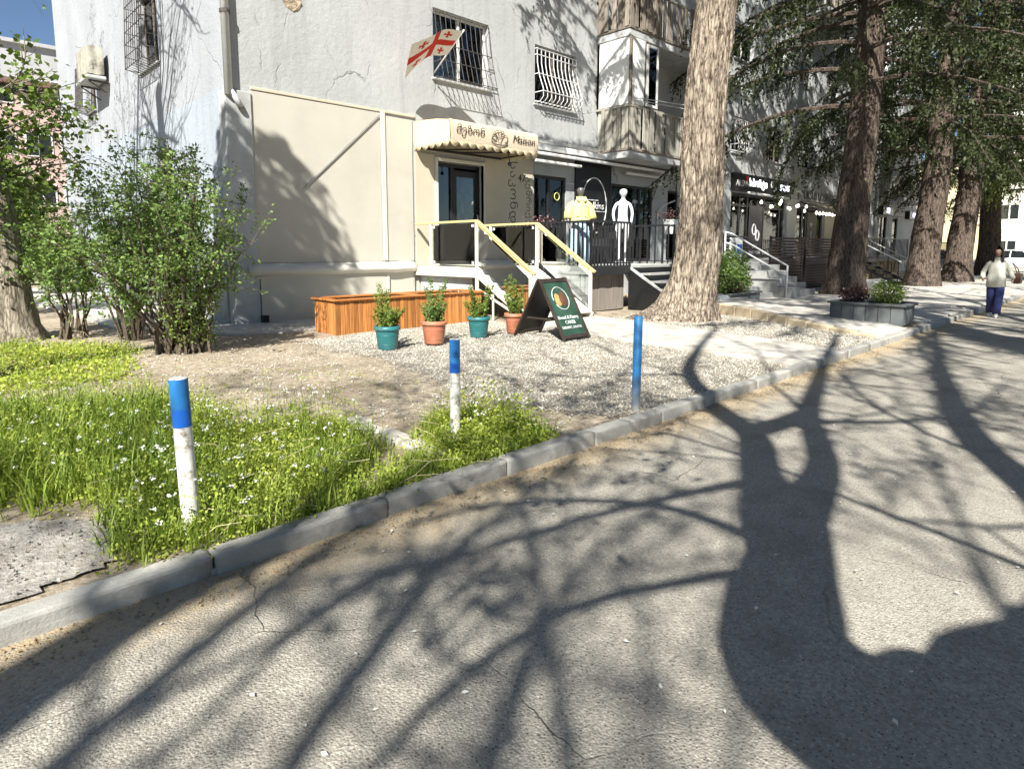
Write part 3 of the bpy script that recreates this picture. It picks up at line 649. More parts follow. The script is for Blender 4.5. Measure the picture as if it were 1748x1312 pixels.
for i in range(nseg + 1):
    x = 5.0 + 4.0 * i / nseg; k = 1 + .12 * mnoise.noise(Vector((x * 1.4, 0, 0))); dz = .015 * mnoise.noise(Vector((x * 2.1, 5, 0)))
    lv += [(x, YF - (YF - y) * k, z + dz) for (y, z) in lp]
n7 = len(lp); lf = [(i*n7+j, i*n7+j+1, (i+1)*n7+j+1, (i+1)*n7+j) for i in range(nseg) for j in range(n7-1)] + [tuple(range(n7))[::-1], tuple(nseg*n7+j for j in range(n7))]
MB().add(lv, [f[::-1] for f in lf]).build('ledge', MAT['ledge'], bld, True)
MB().box(8.15, 8.26, YF - .06, YF, 1.33, 4.7).build('cover_strip', MAT['ledge'], bld, bevel=.01)
MB().box(8.18, 8.25, YF - .11, YF, .1, 1.05).build('cover_strip', MAT['ledge'], bld, bevel=.01)
MB().box(5.22, 9.1, YF - .04, YF, 4.68, 4.74).build('top_trim', MAT['beige2'], bld, bevel=.01)
MB().box(4.72, 5.21, YF - .07, YF + .3, .05, 4.62).build('corner_pilaster', MAT['grey_trim'], bld, bevel=.015)
MB().box(4.68, 4.8, YF + .31, 14.2, .05, 1.2).build('plinth', MAT['grey_trim'], bld, bevel=.015)
MB().tube([(8.1, YF - .06, 4.6), (6.2, YF - .055, 2.84)], .012, 6).build('diagonal_rod', MAT['bollgrey'], bld, True)  # thin grey rod laid diagonally over the cladding
MB().tube([(4.78, YF - .09, 4.5), (4.78, YF - .10, 18)], .075, 12).tube([(4.78, YF - .09, 4.62), (4.9, YF - .12, 4.45), (4.98, YF - .13, 4.3)], .06, 10).build('downpipe', MAT['pipe'], bld, True)
for z in (6, 9, 12): MB().lathe([(.085, -.03), (.095, -.03), (.095, .03), (.085, .03)], (4.78, YF - .095, z), 12).build('pipe_bracket', MAT['iron'], bld)
MB().box(5.18, 5.30, YF - .22, YF - .102, .13, .27).build('drain_outlet', MAT['dark'], bld)
MB().box(9.1, 9.68, YF - .02, YF, 1.2, 3.9).box(11.34, 13.15, YF - .02, YF, 1.2, 4.6).box(9.1, 11.34, YF - .02, YF, 3.95, 4.6).build('cream_entrance_wall', MAT['beige2'], bld)
MB().box(9.68, 9.76, YF - .06, YF + .2, 1.2, 3.84).box(11.3, 11.34, YF - .03, YF + .1, 1.2, 3.84).box(9.76, 11.3, YF - .06, YF + .1, 3.76, 3.84).build('door_surround', MAT['ledge'], bld, bevel=.005)
MB().box(9.12, 9.6, YF - .03, YF, .05, 1.1).box(9.6, 13.1, YF - .03, YF, .05, 1.1).build('base_panel', MAT['beige2'], bld)
# entrance door: sidelight and dark door with a chequered glass leaf
d = MB(FR).box(9.76, 11.3, .16, .22, 3.66, 3.76).box(9.76, 9.81, .16, .22, 1.2, 3.66).box(10.3, 10.42, .14, .22, 1.2, 3.66).box(11.24, 11.3, .16, .22, 1.2, 3.66).build('entrance_door', MAT['dark'], bld)
MB(FR).box(9.81, 10.3, .18, .19, 1.2, 3.66).build('sidelight_pane', MAT['glass'], d)
MB(FR).box(10.42, 10.52, .17, .21, 1.2, 3.6).box(11.12, 11.24, .17, .21, 1.2, 3.6).box(10.52, 11.12, .17, .21, 3.45, 3.6).box(10.52, 11.12, .17, .21, 1.2, 1.4).build('door_leaf', MAT['dark2'], d)
MB(FR).box(10.52, 11.12, .185, .19, 1.4, 3.45).build('door_pane', MAT['glass'], d)
for i in range(4):
    for j in range(7):
        if (i + j) % 2: MB(FR).box(10.54+.142*i, 10.67+.142*i, .21, .22, 1.5+.26*j, 1.74+.26*j).build('door_tile', M('tan_tile', (.16, .12, .08), .6) if (i, j) == (0, 1) else bpy.data.materials['tan_tile'], d)
MB(FR).tube([(11.18, .13, 2.0), (11.18, .10, 2.05), (11.18, .10, 2.45), (11.18, .13, 2.5)], .014, 8).build('handle', MAT['pipe'], d, True)

# lettering painted on the wall
def text(name, s, size, mat, parent, Mx, extrude=.003, shear=0, align='CENTER', sx=1.0, offset=0):
    c = bpy.data.curves.new(name, 'FONT'); c.body = s; c.size = size; c.extrude = extrude; c.shear = shear; c.offset = offset
    c.align_x = align; c.align_y = 'CENTER'; c.resolution_u = 3
    t = bpy.data.objects.new(name, c); col.objects.link(t)
    dg = bpy.context.evaluated_depsgraph_get(); me = bpy.data.meshes.new_from_object(t.evaluated_get(dg))
    bpy.data.objects.remove(t); bpy.data.curves.remove(c)
    off = OFF.get(parent.name, Vector((0, 0, 0))) if parent is not None else Vector((0, 0, 0))
    me.transform(Matrix.Translation(-off) @ Mx @ Matrix.Diagonal((sx, 1, 1, 1))); me.materials.clear(); me.materials.append(mat)
    o = bpy.data.objects.new(name, me); _link(o, parent); return o
def front_m(x, y, z): return Matrix(((1, 0, 0, x), (0, 0, -1, y), (0, 1, 0, z), (0, 0, 0, 1)))
RZm90 = Matrix.Rotation(-math.pi/2, 4, 'Z')
text('wall_lettering', 'საკონდიტრო', .37, MAT['ink'], bld, front_m(12.38, YF - .024, 2.52) @ RZm90, sx=1.16, offset=-.006)
text('wall_lettering', 'გემრიელი', .28, MAT['ink'], bld, front_m(12.98, YF - .024, 2.78) @ RZm90, sx=1.12, offset=-.005)
text('house_number', '47', .30, MAT['ink'], bld, front_m(12.70, YF - .024, 3.55), shear=.1)

# balconies
def balcony(x0, x1, y0, zs, zr, curved=False, board='greywood', w=.15, enclosed=False, yb=YF):
    sl = MB().box(x0, x1, y0, yb, zs - .22, zs).build('balcony', MAT['grey_trim'], bld, bevel=.02)
    MB().box(x0 - .03, x1 + .03, y0 - .03, y0 + .05, zs + .0, zs + .07).box(x0 - .03, x0 + .05, y0 + .05, yb, zs, zs + .07).build('bottom_rail', MAT['brownwood'], sl)
    MB().box(x0 - .02, x1 + .02, y0 - .03, y0 + .05, zr, zr + .06).box(x0 - .03, x0 + .05, y0 + .05, yb, zr, zr + .06).box(x1 - .05, x1 + .03, y0 + .05, yb, zr, zr + .06).build('top_rail', MAT['greywood'], sl)
    bm_f = MB().box(-w/2 + .008, w/2 - .008, -.012, .012, zs + .05, zr + .02).build('board', MAT[board], sl); bm_f.location = (x0 + w/2 - OFF[sl.name].x, y0 - OFF[sl.name].y, 0)
    bm_f.data.transform(Matrix.Translation((OFF[sl.name].x, OFF[sl.name].y, 0)))
    def put(x, y, rot):
        o = bpy.data.objects.new('board', bm_f.data); _link(o, sl); o.location = (x - OFF[sl.name].x, y - OFF[sl.name].y, random.uniform(-.012, .012)); o.rotation_euler = (random.uniform(-.01, .01), random.uniform(-.006, .006), rot)
    for i in range(1, int((x1 - x0) / w)): put(x0 + w * (i + .5), y0 + random.uniform(-.006, .006), 0)
    for i in range(int((yb - y0) / w)): put(x0, y0 + w * (i + .6), math.pi/2); put(x1, y0 + w * (i + .6), math.pi/2)
    return sl
b1 = balcony(16.0, 21.4, 11.44, 4.55, 5.82)
b2_ = balcony(16.0, 21.4, 11.48, 8.05, 9.3, board='brownwood')
b3 = balcony(31.2, 36.0, 11.5, 12.55, 13.8, board='brownwood'); b4 = balcony(44.3, 50.4, 11.3, 4.75, 5.95); b5 = balcony(44.3, 50.4, 11.3, 8.25, 9.4, board='brownwood')
MB().box(16.0, 16.03, 11.5, 12.68, 5.9, 7.8).build('enclosure_panel', MAT['white'], b1); MB().box(16.05, 16.72, 11.44, 11.47, 5.9, 7.8).build('enclosure_panel', MAT['white'], b1)
for q in ((15.97, 16.05, 11.40, 11.48), (16.72, 16.78, 11.42, 11.48), (16.0, 16.06, 12.6, 12.7)): MB().box(*q, 5.88, 7.82).build('corner_post', MAT['woodframe'], b1)
cw = MB().box(16.82, 17.42, 11.40, 11.45, 5.92, 6.0).box(16.82, 17.42, 11.40, 11.45, 7.66, 7.74).box(16.82, 16.9, 11.40, 11.45, 6.0, 7.66).box(17.34, 17.42, 11.40, 11.45, 6.0, 7.66).build('casement', MAT['wframe'], b1)
MB().box(16.9, 17.34, 11.42, 11.43, 6.0, 7.66).build('pane', MAT['glass'], b1)
MB().tube([(16.1, 11.36, 6.0), (18.6, 11.0, 6.02)], .012, 6).tube([(16.1, 11.36, 6.06), (18.4, 10.9, 6.1)], .012, 6).build('drying_rod', MAT['pipe'], b1)
MB().tube([(44.4, 11.3, 6.3), (50.3, 11.3, 6.3)], .02, 6).tube([(47, 11.3, 5.9), (47, 11.3, 6.3)], .02, 6).tube([(50, 11.3, 5.9), (50, 11.3, 6.3)], .02, 6).build('upper_rail', MAT['dark2'], b4)
MB().box(12.0, 24.6, YF - .06, YF, 4.6, 4.72).build('cornice', MAT['trim'], bld, bevel=.02)
# boutique front: white awning cassette, lights, dark panel with round emblem
cas = MB().box(12.05, 19.6, YF - .42, YF - .062, 4.33, 4.5).build('awning_cassette', MAT['white'], bld, bevel=.03)
MB().box(12.05, 19.6, YF - .38, YF - .08, 4.25, 4.325).build('cassette_slot', MAT['dark'], cas)
MB().box(12.1, 19.5, YF - .55, YF - .44, 4.18, 4.26).build('front_bar', MAT['white'], cas, bevel=.015)
for x in (13.0, 17.3): MB().box(x, x + 2.0, YF - .30, YF - .2, 4.02, 4.10).build('light_tube', MAT['white'], cas, bevel=.02)
pan = MB().box(15.0, 16.78, YF - .05, YF, 1.2, 4.25).build('emblem_panel', MAT['sign_black'], bld)
ringp = [(15.9 + .62 * math.cos(a), YF - .06, 2.95 + .86 * math.sin(a)) for a in np.linspace(0, 2*math.pi, 49)]
MB().tube(ringp, .016, 6, False).tube([(15.3, YF - .06, 3.12), (16.1, YF - .06, 3.12)], .012, 5).tube([(15.5, YF - .06, 2.78), (16.46, YF - .06, 2.78)], .012, 5).build('emblem_ring', MAT['white_print'], pan)
text('emblem_lettering', 'salkins', .32, MAT['white_print'], pan, front_m(15.98, YF - .055, 2.95), shear=.15)
def shopfront(x0, x1, z0, z1, bars, transom=None, frame='dark', fw=.09, name='shop_window'):
    mb = MB(FR); mb.box(x0, x1, .05, .14, z1-fw, z1).box(x0, x1, .05, .14, z0, z0+fw)
    xs = [x0] + bars + [x1]
    for k, x in enumerate(xs):
        a, c = (x, x+fw) if k == 0 else ((x-fw, x) if k == len(xs)-1 else (x-fw/2, x+fw/2)); mb.box(a, c, .046, .142, z0+fw, z1-fw)
    if transom: mb.box(x0+fw, x1-fw, .052, .138, transom-.05, transom+.05)
    s = mb.build(name, MAT[frame], bld)
    for k in range(len(xs)-1): MB(FR).box(xs[k]+fw*.6, xs[k+1]-fw*.6, .09, .1, z0+fw, z1-fw).build('pane', MAT['glass'], s)
    return s
s1 = shopfront(*SHOPS[0], [13.9], None); s2 = shopfront(*SHOPS[1], [17.55, 18.5], 2.95); shopfront(*SHOPS[2], [])
for k, (x, w_, z, h, m_) in enumerate(((13.35, .5, 2.5, .7, 'curtain'), (13.4, .4, 2.1, .3, 'white'), (17.2, .3, 1.7, 1.6, 'curtain'), (18.0, .5, 1.5, 1.3, 'greywood'), (18.7, .4, 1.5, 1.2, 'curtain'))):
    MB(FR).box(x, x + w_, .5, .8, z, z + h).build('display_goods', MAT[m_], s1 if k < 2 else s2, bevel=.04)
MB(FR).tube([(14.25 + .11 * math.cos(a), .04, 3.15 + .11 * math.sin(a)) for a in np.linspace(0, 6.283, 20)], .012, 5, False).build('round_sticker', MAT['yellow'], s1)
text('window_lettering', 'NEXT A', .16, MAT['white_print'], s2, front_m(18.45, YF + .085, 3.2))
MB().tube([(19.5, YF - .05, 1.2), (19.5, YF - .05, 2.9), (19.62, YF - .25, 3.15), (19.9, YF - .5, 3.3)], .03, 8).build('curved_pipe', MAT['pipe'], bld, True)
MB().box(19.2, 19.34, YF - .3, YF - .16, 3.8, 3.92).box(19.24, 19.3, YF - .16, YF, 3.84, 3.88).build('security_camera', MAT['white'], bld, bevel=.02)
tr = MB()
for z in (2.9, 3.5, 4.1): tr.tube([(20.6, YF - .1, z), (20.6, YF - 1.1, z)], .02, 5)
tr.tube([(20.6, YF - .1, 1.2), (20.6, YF - .1, 4.3)], .025, 5).tube([(20.6, YF - 1.1, 1.2), (20.6, YF - 1.1, 4.3)], .025, 5).tube([(20.6, YF - .1, 2.9), (20.6, YF - 1.1, 4.1)], .015, 5).build('iron_bracket_frame', MAT['dark2'], bld)
# sports shop and cafe further along
s3 = shopfront(*SHOPS[3], [25.9, 26.6, 28.2, 29.9], 3.45, fw=.12); s4 = shopfront(*SHOPS[4], [32.6, 33.1, 34.4], None, fw=.14); s5 = shopfront(*SHOPS[5], [45.4]); s6 = shopfront(*SHOPS[6], [])
pp_ = MB(FR).box(26.75, 28.05, .02, .04, 1.3, 3.5).build('poster_panel', MAT['purple'], s3)
for (x, z) in ((27.25, 2.45), (27.6, 2.2)): MB(FR).tube([(x + .16 * math.cos(a), .012, z + .22 * math.sin(a)) for a in np.linspace(0, 6.283, 18)], .035, 5, False).build('ring_emblem', MAT['white_print'], pp_)
text('poster_lettering', 'SALE', .24, MAT['white_print'], pp_, front_m(27.4, YF + .015, 1.72)); text('poster_lettering', 'SPORTWEAR', .2, MAT['white_print'], pp_, front_m(27.4, YF + .015, 1.45))
MB(FR).box(25.2, 25.7, .6, .9, 1.3, 3.0).build('display_goods', M('red_goods', (.4, .05, .04), .7), s3, bevel=.08); MB(FR).box(26.05, 26.5, .6, .9, 1.3, 2.3).build('display_goods', bpy.data.materials['red_goods'], s3, bevel=.08)
MB(FR).box(28.5, 29.5, .9, 1.1, 1.3, 3.3).build('display_goods', MAT['curtain'], s3, bevel=.05)
bp = MB(FR).box(33.2, 34.25, .02, .04, 1.25, 3.45).build('poster_panel', MAT['brownpanel'], s4)
text('poster_lettering', 'by', .3, MAT['white_print'], bp, front_m(33.72, YF + .015, 2.85), shear=.2)
MB(FR).tube([(33.75, .012, 2.5), (33.68, .012, 2.3), (33.78, .012, 2.15), (33.68, .012, 1.9), (33.72, .012, 1.75)], .035, 5).build('squiggle_emblem', MAT['white_print'], bp)
MB().box(30.45, 31.5, YF - .12, YF - .002, 1.2, 4.5).build('white_pillar', MAT['trim'], bld, bevel=.02); MB().box(35.35, 37.2, YF - .06, YF - .002, 1.2, 4.4).build('white_pillar', MAT['beige2'], bld, bevel=.02)
MB().tube([(43.6, YF - .1, .1), (43.6, YF - .1, 18)], .08, 8).build('downpipe', MAT['pipe'], bld, True)

# shop signs (lifted off the wall: things of their own)
sg = thing('shop_sign', 'black sign board with white lit letters over the sports shop', 'sign', (24.9, YF, 4.0))
MB().box(24.9, 30.45, YF - .22, YF - .004, 4.0, 4.72).build('sign_box', MAT['sign_black'], sg, bevel=.02)
text('sign_lettering', 'სპორტი', .42, MAT['led'], sg, front_m(27.0, YF - .225, 4.38), extrude=.012, offset=.004)
text('sign_lettering', 'ARSANI', .36, MAT['grey_trim'], sg, front_m(25.55, YF - .225, 4.3), extrude=.01, shear=.2); text('sign_lettering', 'X', .3, MAT['led_r'], sg, front_m(25.9, YF - .23, 4.5), extrude=.01)
for (x, z) in ((28.35, 4.45), (28.65, 4.28)): MB().tube([(x + .11 * math.cos(a), YF - .23, z + .13 * math.sin(a)) for a in np.linspace(0, 6.283, 16)], .03, 5, False).build('ring_emblem', MAT['white_print'], sg)
text('sign_lettering', 'SPORT', .36, MAT['led'], sg, front_m(29.75, YF - .225, 4.36), extrude=.012, offset=.004)
sg2 = thing('shop_sign', 'grey sign board with dark letters over the cafe front', 'sign', (31.5, YF, 3.9))
MB().box(31.55, 36.8, YF - .16, YF - .004, 3.95, 4.5).build('sign_box', MAT['sign_grey'], sg2, bevel=.02)
text('sign_lettering', 'URSUS LOUNGE', .5, MAT['dark'], sg2, front_m(34.2, YF - .165, 4.22), extrude=.01, sx=1.15, offset=.01)
sg3 = thing('shop_sign', 'small dark sign with violet lit figures under the far balcony', 'sign', (44.3, YF, 3.7))
MB().box(44.3, 46.4, YF - .3, YF - .004, 3.75, 4.25).build('sign_box', MAT['sign_black'], sg3, bevel=.02); text('sign_lettering', '333', .46, MAT['led_v'], sg3, front_m(45.3, YF - .305, 4.0), extrude=.01, offset=.015)
sg4 = thing('shop_sign', 'small dark lit sign by the far end corner of the building', 'sign', (50.0, YF, 3.7))
MB().box(50.2, 52.2, YF - .3, YF - .004, 3.65, 4.2).build('sign_box', MAT['sign_black'], sg4, bevel=.02); text('sign_lettering', 'OPT', .42, MAT['led_v'], sg4, front_m(51.3, YF - .305, 3.92), extrude=.01, offset=.01)
sg5 = tag(MB().box(46.7, 49.4, YF - .12, YF - .004, 3.75, 4.2).build('shop_sign', MAT['sign_grey'], None, bevel=.02), 'plain grey sign board between the two lit signs at the far end', 'sign')
def lights(label, pts, cable):
    t = thing('string_lights', label, 'string lights', pts[0])
    MB().tube(cable, .012, 5, False).build('cable', MAT['dark'], t)
    for p in pts: MB().lathe([(.0, .06), (.035, .07), (.055, .105), (.05, .14), (.03, .17), (.025, .2), (0, .2)], (p[0], p[1], p[2] - .2), 10).build('bulb', MAT['bulb'], t, True)
pl = [(26.2 + i * .46, YF - .75 - .25 * (i % 2), 3.62 - .12 * math.sin(i * 1.4) - .05 * (i % 3)) for i in range(11)]
lights('string of glowing bulbs hanging below the black sports shop sign', pl, [(25.6, YF - .8, 3.85)] + pl)
pl = [(31.6 + i * .42, YF - 1.0, 3.38 - .02 * (i % 2)) for i in range(13)]
lights('string of glowing bulbs along the cafe awning frame', pl, [(31.4, YF - 1.0, 3.4)] + pl)
aw = thing('awning_frame', 'folded awning with dark bar over the cafe front', 'awning', (31.4, YF - .2, 3.6))
MB().quad((31.4, YF - .2, 3.9), (36.9, YF - .2, 3.85), (36.9, YF - 1.05, 3.5), (31.4, YF - 1.05, 3.5)).build('canopy', M('taupe_canvas', (.28, .25, .19), .9), aw)
MB().box(31.4, 36.95, YF - 1.1, YF - 1.02, 3.42, 3.5).tube([(31.4, YF - .2, 3.9), (31.4, YF - 1.05, 3.48)], .025, 6).build('front_bar', MAT['dark2'], aw)
aw2 = thing('awning_frame', 'rolled awning tube below the black sports shop sign', 'awning', (25.6, YF - .3, 3.8))
MB().tube([(25.6, YF - .45, 3.92), (30.9, YF - .45, 3.88)], .06, 10).build('roller', MAT['grey_trim'], aw2, True)

# ------------------------------------------------------------------ fixtures on the building
ac = thing('air_conditioner', 'cloth wrapped air conditioner box on the sunlit side wall', 'air conditioner', (XC - .3, 22.0, 6.4))
a_ = MB(); aw_ = [(XC - .52, 22.0, 6.45, .0, .0)]
def soft(mb, x0, x1, y0, y1, z0, z1, k=.05, n=7):
    """a soft lumpy box"""
    V = []; F = []
    for face in range(6):
        b = len(V); ax = face // 2; sgn = face % 2
        for i in range(n):
            for j in range(n):
                u, v = i/(n-1)*2-1, j/(n-1)*2-1; p = [0, 0, 0]; p[ax] = 1 if sgn else -1; p[(ax+1) % 3] = u; p[(ax+2) % 3] = v
                q = Vector(p); q = q * (1 - .10 * (q.length - 1)); q += Vector((1, 1, 1)) * k * mnoise.noise(Vector((q.x*1.5+x0, q.y*1.5+y0, q.z*1.5+z0)))
                V.append(((x0+x1)/2+q.x*(x1-x0)/2, (y0+y1)/2+q.y*(y1-y0)/2, (z0+z1)/2+q.z*(z1-z0)/2))
        for i in range(n-1):
            for j in range(n-1):
                f = (b+i*n+j, b+(i+1)*n+j, b+(i+1)*n+j+1, b+i*n+j+1); F.append(f if sgn else f[::-1])
    return mb.add(V, F)
soft(MB(), XC - .55, XC - .12, 21.3, 22.7, 6.45, 7.25, .12).build('cloth_cover', MAT['ac'], ac, True)
MB().box(XC - .58, XC - .1, 21.28, 22.72, 6.34, 6.43).build('base_tray', MAT['grey_trim'], ac, bevel=.02)
for q in (21.5, 22.5): MB().beam((XC - .02, q, 6.3), (XC - .5, q, 6.32), .04, .04).beam((XC - .02, q, 6.0), (XC - .5, q, 6.3), .03, .03).build('bracket', MAT['iron'], ac)

fl = thing('flag', 'white flag with red crosses flying from the grille of the barred window', 'flag', (9.62, 12.45, 5.9))
P0 = Vector((9.66, 11.52, 6.50)); PB = Vector((9.60, 12.42, 5.86)); P1 = P0.lerp(PB, .62)
MB().tube([PB + (PB - P0) * .12, P0 + (P0 - PB) * .04], .016, 8).lathe([(0, -.03), (.03, 0), (0, .03)], P0, 8).build('pole', MAT['white'], fl, True)
nu, nv = 72, 48; V = []; F = []; mi = []
for j in range(nv + 1):
    for i in range(nu + 1):
        u, v = i / nu, j / nv; p = P0.lerp(P1, v) + Vector((-1.28 * u, .16 * u, -.10 * u - .42 * u ** 2.2))
        p += Vector((0, .06 * math.sin(7 * u + 2 * v), .05 * math.sin(6.5 * u - 1.5 * v))) * min(1, u * 2.5) + Vector((.25 * u * v, .05 * u * v, -.12 * u * v)); V.append(p)
def cross(u, v):
    if abs(v - .5) < .10 or abs(u - .5) < .067: return 1
    for cu in (.235, .765):
        for cv in (.20, .80):
            du, dv = abs(u - cu) * 1.5, abs(v - cv)
            if (du < .12 and dv < .022 + du * .22) or (dv < .12 and du < .022 + dv * .22): return 1
    return 0
fm = MB()
for j in range(nv):
    for i in range(nu): F.append((j*(nu+1)+i, j*(nu+1)+i+1, (j+1)*(nu+1)+i+1, (j+1)*(nu+1)+i)); mi.append(cross((i+.5)/nu, (j+.5)/nv))
fm.add(V, F); fm.mi = mi; fm.build('cloth', [MAT['flag_w'], MAT['flag_r']], fl, True)

# entrance awning
aw = thing('entrance_awning', 'beige canvas awning with scalloped edge and handwritten lettering above the entrance door', 'awning', (9.1, YF, 3.9))
ax0, ax1, ay = 9.11, 11.95, 11.35
n = 30; V = []; F = []
for i in range(n + 1):
    x = ax0 + (ax1 - ax0) * i / n
    for (y, z) in ((YF - .03, 4.62), (ay + .5, 4.56), (ay + .06, 4.50), (ay, 4.44), (ay, 4.30), (ay - .015, 4.14), (ay, 4.02)):
        V.append((x, y + .006 * mnoise.noise(Vector((x * 3, z * 4, 1))), z + (.008 * mnoise.noise(Vector((x * 3, y, 2))))))
F = [(i*7+j, (i+1)*7+j, (i+1)*7+j+1, i*7+j+1) for i in range(n) for j in range(6)]
cano = MB().add(V, F).build('canopy', MAT['awning'], aw, True)
MB().prism([(YF - .03, 4.61), (ay + .5, 4.55), (ay + .05, 4.48), (ay + .01, 4.42), (ay + .01, 4.02), (YF - .03, 4.02)], 'x', ax0 - .012, ax0 - .004).build('side_cheek', MAT['awning_side'], aw)
MB().prism([(YF - .03, 4.61), (ay + .5, 4.55), (ay + .05, 4.48), (ay + .01, 4.42), (ay + .01, 4.02), (YF - .03, 4.02)], 'x', ax1 + .004, ax1 + .012).build('side_cheek', MAT['awning_side'], aw)
def scallops(L_, n, h):
    p = [(0, 0)]; pts = []
    for k in range(n):
        for t in np.linspace(0, 1, 9)[(0 if k == 0 else 1):]: pts.append((L_ * (k + t) / n, -.035 - h * math.sin(math.pi * t) ** .8))
    return pts
def valance(Mx, Ln, n, h, mat):
    pts = scallops(Ln, n, h); V = []; F = []
    for i, (x, z) in enumerate(pts):
        w_ = .008 * math.sin(x * 9)
        V += [(x, w_, 0.0), (x, w_ - .004, z), (x, w_ + .006, 0), (x, w_ + .006, z)]
    for i in range(len(pts) - 1):
        a, b = 4*i, 4*(i+1); F += [(a, a+1, b+1, b), (a+2, b+2, b+3, a+3), (a+1, a+3, b+3, b+1)]
    return MB(Mx).add(V, F).build('valance', mat, aw, True)
valance(Matrix.Translation((ax0, ay - .006, 4.035)), ax1 - ax0, 11, .10, MAT['awning_side'])
valance(Matrix(((0, -1, 0, ax0 - .016), (-1, 0, 0, YF - .05), (0, 0, 1, 4.035), (0, 0, 0, 1))), YF - ay - .06, 5, .10, MAT['awning_side'])
valance(Matrix(((0, -1, 0, ax1 + .02), (-1, 0, 0, YF - .05), (0, 0, 1, 4.035), (0, 0, 0, 1))), YF - ay - .06, 5, .10, MAT['awning_side'])
MB().tube([(ax0 + .03, ay + .03, 4.02), (ax1 - .03, ay + .03, 4.02)], .018, 6).tube([(ax0 + .03, ay + .03, 4.02), (ax0 + .03, YF - .05, 4.02)], .018, 6).tube([(ax1 - .03, ay + .03, 4.02), (ax1 - .03, YF - .05, 4.02)], .018, 6).tube([(ax0 + .1, YF - .08, 4.0), (ax1 - .1, YF - .08, 4.0)], .03, 6).tube([(10.4, YF - .1, 4.0), (11.2, ay + .1, 3.98)], .02, 6).tube([(9.7, YF - .1, 4.0), (10.5, ay + .1, 3.98)], .02, 6).build('folding_frame', MAT['dark2'], aw)
MB().tube([(11.1, ay + .2, 3.98), (11.13, ay + .18, 3.74)], .012, 6).lathe([(0, -.06), (.045, -.035), (.05, 0), (.035, .035), (0, .05)], (11.13, ay + .18, 3.70), 10).build('crank_knob', MAT['dark'], aw, True)
text('lettering', 'მეზონ', .27, MAT['ink'], cano, front_m(9.68, ay - .03, 4.28), shear=.22, offset=-.003)
text('lettering', 'Maison', .27, MAT['ink'], cano, front_m(11.42, ay - .03, 4.26), shear=.25, offset=-.002, sx=1.02)
lg = MB(); yy = ay - .03; cx, cz = 10.6, 4.24
def arc(cx_, cz_, rx, rz, a0, a1, n=14): return [(cx_ + rx*math.cos(a), yy, cz_ + rz*math.sin(a)) for a in np.linspace(a0, a1, n)]
for pth in (arc(cx, cz - .06, .26, .11, 2.6, 6.6), arc(cx + .12, cz - .01, .15, .09, -1.2, 1.9), arc(cx - .17, cz, .07, .06, 0, 6.28), arc(cx, cz + .12, .055, .065, 0, 6.28), arc(cx - .09, cz + .1, .05, .06, .5, 5), arc(cx + .09, cz + .1, .055, .065, -2, 3), arc(cx - .04, cz + .05, .1, .05, 3.3, 6.1), [(cx - .08, yy, cz + .03), (cx - .02, yy, cz - .13)], [(cx + .12, yy, cz + .05), (cx + .02, yy, cz - .14)], arc(cx, cz - .1, .27, .08, 3.3, 6.2), [(cx - .22, yy, cz + .04), (cx - .16, yy, cz + .13)], arc(cx - .15, cz - .05, .06, .03, 3.3, 6)):
    lg.tube(pth, .0065, 5, False)
lg.build('pastry_drawing', MAT['ink'], cano)

# entrance stairs with glass railings
st = thing('entrance_stairs', 'cream entrance platform and stairs with glass panels and pale yellow handrails', 'stairs', (9.97, 10.4, .1))
SX0, SX1, SYT, SYB = 9.05, 10.9, 10.38, 8.75
MB().box(SX0 - .03, SX1 + .03, SYT, YF - .05, 1.10, 1.2).build('platform', MAT['cream'], st, bevel=.01)
MB().box(SX0 - .06, SX0 - .02, SYT - .02, YF - .1, .98, 1.17).build('edge_beam', MAT['cream'], st, bevel=.006); MB().box(SX0 - .02, SX1 + .02, SYT - .045, SYT - .002, .98, 1.17).build('edge_beam', MAT['cream'], st, bevel=.006)
MB().box(SX0 + .2, SX0 + .32, SYT + .6, SYT + .72, .1, 1.1).build('support_post', MAT['cream'], st); MB().box(SX1 - .3, SX1 - .18, SYT + .3, SYT + .42, .1, 1.1).build('support_post', MAT['cream'], st)
MB().box(SX0 + .1, SX0 + .13, SYT + .3, YF - .1, .12, 1.08).build('side_sheet', MAT['grey_trim'], st)
NS = 7
for k in range(NS - 1):
    z = 1.2 - (k + 1) * (1.1 / NS); y1 = SYT - .05 - k * ((SYT - SYB) / (NS - 1)); y0 = y1 - (SYT - SYB) / (NS - 1)
    MB().box(SX0 + .03, SX1 - .03, y0 - .02, y1 - .003, z - .045, z).build('step', MAT['trim'], st, bevel=.008)
    MB().box(SX0 + .05, SX1 - .05, y1 - .02, y1 - .006, z + .002, z + .11).build('riser', MAT['white'], st)
